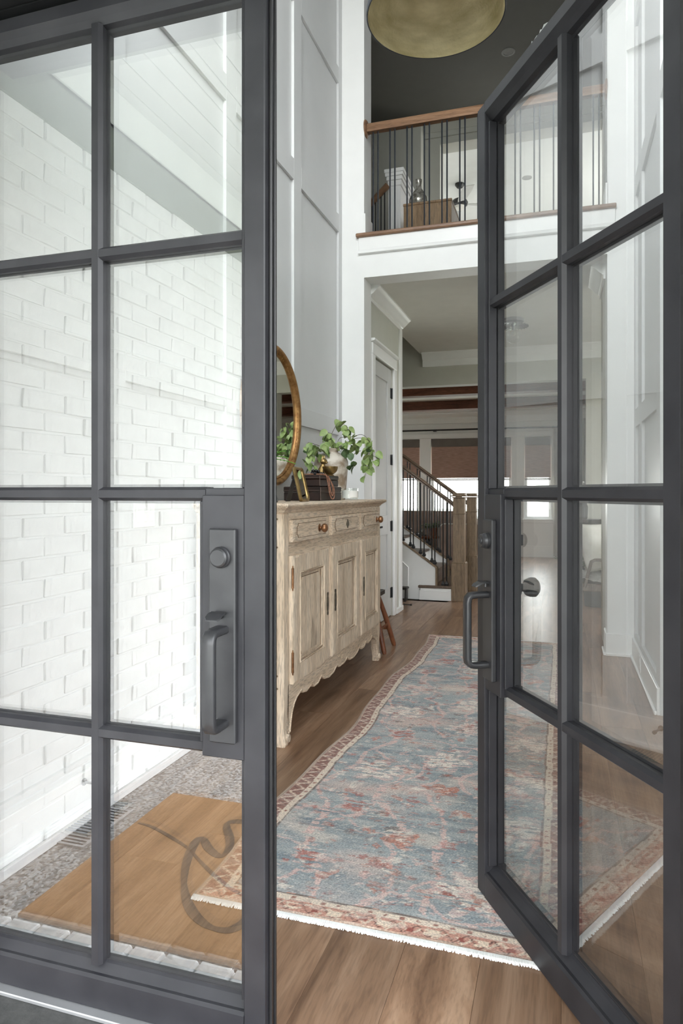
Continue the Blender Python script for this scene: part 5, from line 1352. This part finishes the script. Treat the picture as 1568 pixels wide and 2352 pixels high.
ac = thing('leather_armchair', 'brown leather armchair in front of the sofa beside the newel', 'armchair', (-1.35, 9.7, 0))
b = BM(); cushion_box(b, -1.60, -.98, 9.42, 9.62, .15, .785, .06); obj('back', b, M['sofa'], ac, smooth=50)
b = BM(); cushion_box(b, -1.57, -1.0, 9.60, 10.15, .12, .42, .05); obj('seat', b, M['sofa'], ac, smooth=50)
for x0 in (-1.625, -1.05): b = BM(); cushion_box(b, x0, x0 + .12, 9.45, 10.15, .10, .58, .045); obj('arm', b, M['sofa'], ac, smooth=50)
for xx in (-1.58, -1.0):
    for yy in (9.5, 10.1): bx('leg', (xx - .02, xx + .02, yy - .02, yy + .02, 0, .13), M['dark_wood'], ac)
b = BM(); tube(b, [(-1.59, 9.425, .30), (-1.59, 9.425, .74), (-1.55, 9.425, .783), (-1.04, 9.425, .783), (-.99, 9.425, .74), (-.99, 9.425, .3)], .008, 6); obj('piping', b, M['cushion'], ac, label='pale piping')
tb = thing('side_table', 'small round wooden side table between the stair balusters', 'table', (-1.80, 9.70, 0))
b = BM(); lathe(b, [(0, .565), (.155, .565), (.165, .58), (.165, .598), (.155, .60), (0, .60)], (-1.80, 9.70, 0), 32); obj('table_top', b, M['stool'], tb, smooth=40)
b = BM(); lathe(b, [(0, 0), (.14, 0), (.14, .02), (.03, .05), (.022, .3), (.035, .54), (.08, .566), (0, .566)], (-1.80, 9.70, 0), 20); obj('pedestal', b, M['dark_wood'], tb, smooth=40)
pp = (-1.735, 9.72, .60)
po = thing('potted_plant', 'leafy green plant in a brown pot on the side table', 'plant', pp)
b = BM(); lathe(b, [(0, 0), (.045, 0), (.06, .09), (.062, .11), (.055, .11), (.05, .09), (0, .085)], pp, 20); obj('pot', b, M['stool'], po, smooth=40)
def sprig_plant(root, c, n, R, H, mat, seedv, droop=.4, lw=.02, ll=.09):
    random.seed(seedv)
    for k in range(n):
        a = random.uniform(0, 2 * PI); el = random.uniform(.25, 1.25); L = random.uniform(.6, 1) * R
        b = BM(); d = Vector((math.cos(a) * math.cos(el), math.sin(a) * math.cos(el), math.sin(el) * H / R))
        p0 = Vector(c); pts = [p0 + d * L * t - Vector((0, 0, droop * L * t * t * .5)) for t in (0, .25, .5, .75, 1)]
        tube(b, pts, .0018, 4)
        for t, p in zip((.4, .7, 1), (pts[2], pts[3], pts[4])):
            for s in (-1, 1):
                a2 = a + s * random.uniform(.3, 1.2); e = Vector((math.cos(a2), math.sin(a2), random.uniform(-.5, .4))).normalized(); sd = e.cross(Vector((0, 0, 1))).normalized()
                q = [p, p + e * ll * .5 + sd * lw, p + e * ll, p + e * ll * .5 - sd * lw]; v = [b.verts.new(x_) for x_ in q]; b.faces.new(v)
        obj('sprig', b, mat, root)
sprig_plant(po, (pp[0], pp[1], pp[2] + .10), 22, .20, .16, M['leaf2'], 3, lw=.016, ll=.07)
cl = (-1.89, 9.70, .60)
ch = thing('glass_cloche', 'small glass cloche over a figure on the side table', 'ornament', cl)
b = BM(); lathe(b, [(0, 0), (.055, 0), (.055, .012), (0, .012)], cl, 20); obj('base', b, M['dark_wood'], ch)
b = BM(); lathe(b, [(.047, .012), (.047, .09), (.038, .12), (.015, .138), (0, .142)], cl, 24); obj('glass_dome', b, M['clear'], ch, smooth=True)
b = BM(); lathe(b, [(0, .012), (.02, .012), (.014, .05), (.02, .075), (.012, .1), (0, .105)], cl, 14); obj('figure', b, M['mercury'], ch, smooth=True)
for i, (a0, a1) in enumerate(WINS):
    r = thing('roman_blind', ['woven brown blind half drawn over the left living room window', 'woven brown blind half drawn over the wide middle window', 'woven brown blind half drawn over the narrow right window'][i], 'blind', ((a0 + a1) / 2, YR + .03, 2.25), group='woven blinds on the living room windows')
    bx('headrail', (a0 + .012, a1 - .012, YR + .012, YR + .05, 2.10, 2.255), M['shade_dark'], r, .004)
    bx('fabric', (a0 + .012, a1 - .012, YR + .022, YR + .032, 1.49, 2.10), M['shade'], r)
    for z in (1.455, 1.475): bx('hem_fold', (a0 + .012, a1 - .012, YR + .014, YR + .046, z - .01, z + .008), M['shade_dark'], r, .003)
cr = thing('curtain_rod', 'long black curtain rod above the living room windows', 'rod', (-1.5, YR - .09, 2.42))
b = BM(); tube(b, [(-4.9, YR - .09, 2.42), (.9, YR - .09, 2.42)], .016, 10); obj('rod', b, M['black'], cr, smooth=40)
for xx in (-2.344, -.05): bx('bracket', (xx - .03, xx + .03, YR - .09, YR, 2.395, 2.42), M['black'], cr)
def curtain(name, label, x0, x1, y, z0, z1, folds, amp):
    r = thing(name, label, 'curtain', ((x0 + x1) / 2, y, z0)); b = BM(); n = folds * 8; A, Bv = [], []
    for i in range(n + 1):
        t = i / n; xx = x0 + (x1 - x0) * t; yy = y + amp * math.sin(2 * PI * folds * t)
        A.append(b.verts.new((xx, yy, z0))); Bv.append(b.verts.new((xx, yy, z1)))
    for i in range(n): b.faces.new((A[i], A[i + 1], Bv[i + 1], Bv[i]))
    bmesh.ops.solidify(b, geom=b.faces[:], thickness=.004)
    obj('fabric', b, M['curtain'], r, smooth=50)
    b = BM()
    for i in range(folds + 1):
        xx = x0 + (x1 - x0) * i / folds; tube(b, [(xx + .02 * math.cos(t), y, 2.42 + .02 * math.sin(t)) for t in np.linspace(0, 2 * PI, 11)[:-1]], .003, 5, closed=True)
    obj('rings', b, M['black'], r)
curtain('curtain', 'pale pleated curtain right of the narrow living room window', -.14, .42, YR - .09, .03, 2.40, 7, .03)

# ================================================================== SIDE OF HALL, RIGHT
ch_ = thing('wooden_armchair', 'grey brown wooden armchair with sheepskin seat, right of the hall', 'armchair', (.36, 6.72, 0))
lp = [(.11, 6.52), (.11, 6.92), (.62, 6.52), (.62, 6.92)]
for i, (x_, y_) in enumerate(lp):
    b = BM(); tube(b, [(x_, y_, 0), (x_ + .02, y_, .36)] if i < 2 else [(x_, y_, 0), (x_ + .03, y_, .80)], [.016, .021], 8); obj('leg', b, M['greywood'], ch_, smooth=50)
for y_ in (6.52, 6.92):
    b = BM(); sweep_rect(b, [(.20, y_, .37), (.245, y_, .56), (.255, y_, .598), (.285, y_, .615), (.45, y_, .615), (.66, y_, .60)], .045, .026, (0, 1, 0)); obj('arm', b, M['greywood'], ch_)
b = BM(); box(b, .11, .64, 6.52, 6.92, .33, .40, .01); obj('seat', b, M['greywood'], ch_)
b = BM(); box(b, .63, .665, 6.54, 6.90, .45, .84, .01); obj('backrest', b, M['greywood'], ch_)
b = BM()
rng = np.random.default_rng(2); nu, nv = 22, 18; G = []
for i in range(nu):
    row = []
    for j in range(nv):
        u_, v_ = i / (nu - 1), j / (nv - 1); x_ = .055 + u_ * .52; y_ = 6.49 + v_ * .46
        z_ = .47 + .018 * math.sin(u_ * 9 + v_ * 7) + rng.normal(0, .006) - .10 * max(0, (.18 - u_) / .18) ** 1.5 - .03 * max(0, abs(v_ - .5) - .4) * 10
        row.append(b.verts.new((x_ + rng.normal(0, .006), y_ + rng.normal(0, .006), z_)))
    G.append(row)
for i in range(nu - 1):
    for j in range(nv - 1): b.faces.new((G[i][j], G[i + 1][j], G[i + 1][j + 1], G[i][j + 1]))
bmesh.ops.solidify(b, geom=b.faces[:], thickness=.055)
obj('sheepskin_throw', b, M['fur'], smooth=True, label='fluffy white sheepskin draped over the wooden armchair seat', cat='throw', loc=(.3, 6.7, .43))
def pillow(name, label, c, w_, h, t, rot, mat):
    b = BM(); n = 14; top, bot = [], []
    for i in range(n + 1):
        for_top, for_bot = [], []
        for j in range(n + 1):
            u_, v_ = i / n * 2 - 1, j / n * 2 - 1
            pin = 1 - .10 * (abs(u_) ** 2 * (1 - abs(v_)) * 0 + (1 - abs(u_) ** 2) * abs(v_) ** 8 * .6 + (1 - abs(v_) ** 2) * abs(u_) ** 8 * .6)
            th = t / 2 * ((1 - u_ ** 4) * (1 - v_ ** 4)) ** .55
            P = Vector((th, u_ * w_ / 2 * pin, v_ * h / 2 * pin)); Q = Vector((-th, P.y, P.z))
            for_top.append(b.verts.new(P)); for_bot.append(b.verts.new(Q) if max(abs(u_), abs(v_)) < 1 else for_top[-1])
        top.append(for_top); bot.append(for_bot)
    for i in range(n):
        for j in range(n):
            b.faces.new((top[i][j], top[i + 1][j], top[i + 1][j + 1], top[i][j + 1])); b.faces.new((bot[i][j], bot[i][j + 1], bot[i + 1][j + 1], bot[i + 1][j]))
    o = obj(name, b, mat, smooth=True, label=label, cat='cushion'); o.location = c; o.rotation_euler = rot; return o
pillow('throw_cushion', 'cream linen cushion propped on the wooden armchair', (.335, 6.74, .715), .40, .46, .16, (0, math.radians(-20), math.radians(-50)), M['cushion'])
cn = thing('console_table', 'dark console table in the side room beyond the armchair', 'table', (.45, 8.5, 0))
bx('table_top', (.05, .95, 8.36, 8.68, .84, .90), M['dark_wood'], cn, .004)
for x_ in (.07, .89):
    for y_ in (8.38, 8.62): bx('leg', (x_, x_ + .045, y_, y_ + .045, 0, .84), M['dark_wood'], cn)
bx('apron', (.08, .92, 8.385, 8.655, .74, .84), M['dark_wood'], cn)
dv = (.22, 8.48, .90)
va_ = thing('flower_vase', 'charcoal square vase with white blossom stems on the console', 'vase', dv)
b = BM(); loft(b, [[(dv[0] + sx * r, dv[1] + sy * r, dv[2] + h) for sx, sy in ((-1, -1), (1, -1), (1, 1), (-1, 1))] for r, h in ((.055, 0), (.07, .02), (.075, .15), (.06, .19), (.03, .20), (.032, .24))]); obj('vase_body', b, M['vase_dark'], va_)
random.seed(4)
for k in range(6):
    b = BM(); a = random.uniform(0, 6.28); tip = Vector((dv[0] + .07 * math.cos(a), dv[1] + .07 * math.sin(a), dv[2] + .24 + random.uniform(.08, .2)))
    tube(b, [(dv[0], dv[1], dv[2] + .22), ((dv[0] + tip.x) / 2, (dv[1] + tip.y) / 2, tip.z - .05), tip], .002, 4)
    for q in range(4): sphere(b, tuple(tip + Vector((random.gauss(0, .014), random.gauss(0, .014), random.gauss(0, .02)))), .011, 6, 4)
    obj('blossom_stem', b, M['flower'], va_)
gp = (.36, 7.85, 0)
gt = thing('floor_plant', 'dark green bushy plant in a grey planter behind the armchair', 'plant', gp)
b = BM(); lathe(b, [(0, 0), (.12, 0), (.15, .30), (.155, .42), (.14, .42), (.13, .36), (0, .35)], gp, 24); obj('planter', b, M['vase_dark'], gt, smooth=40)
sprig_plant(gt, (gp[0], gp[1], .40), 60, .42, .48, M['leaf2'], 9, droop=.3, lw=.022, ll=.10)
curtain('curtain', 'pale pleated curtain in the side room seen through the open door', .10, .32, 9.72, .03, 2.20, 5, .03)
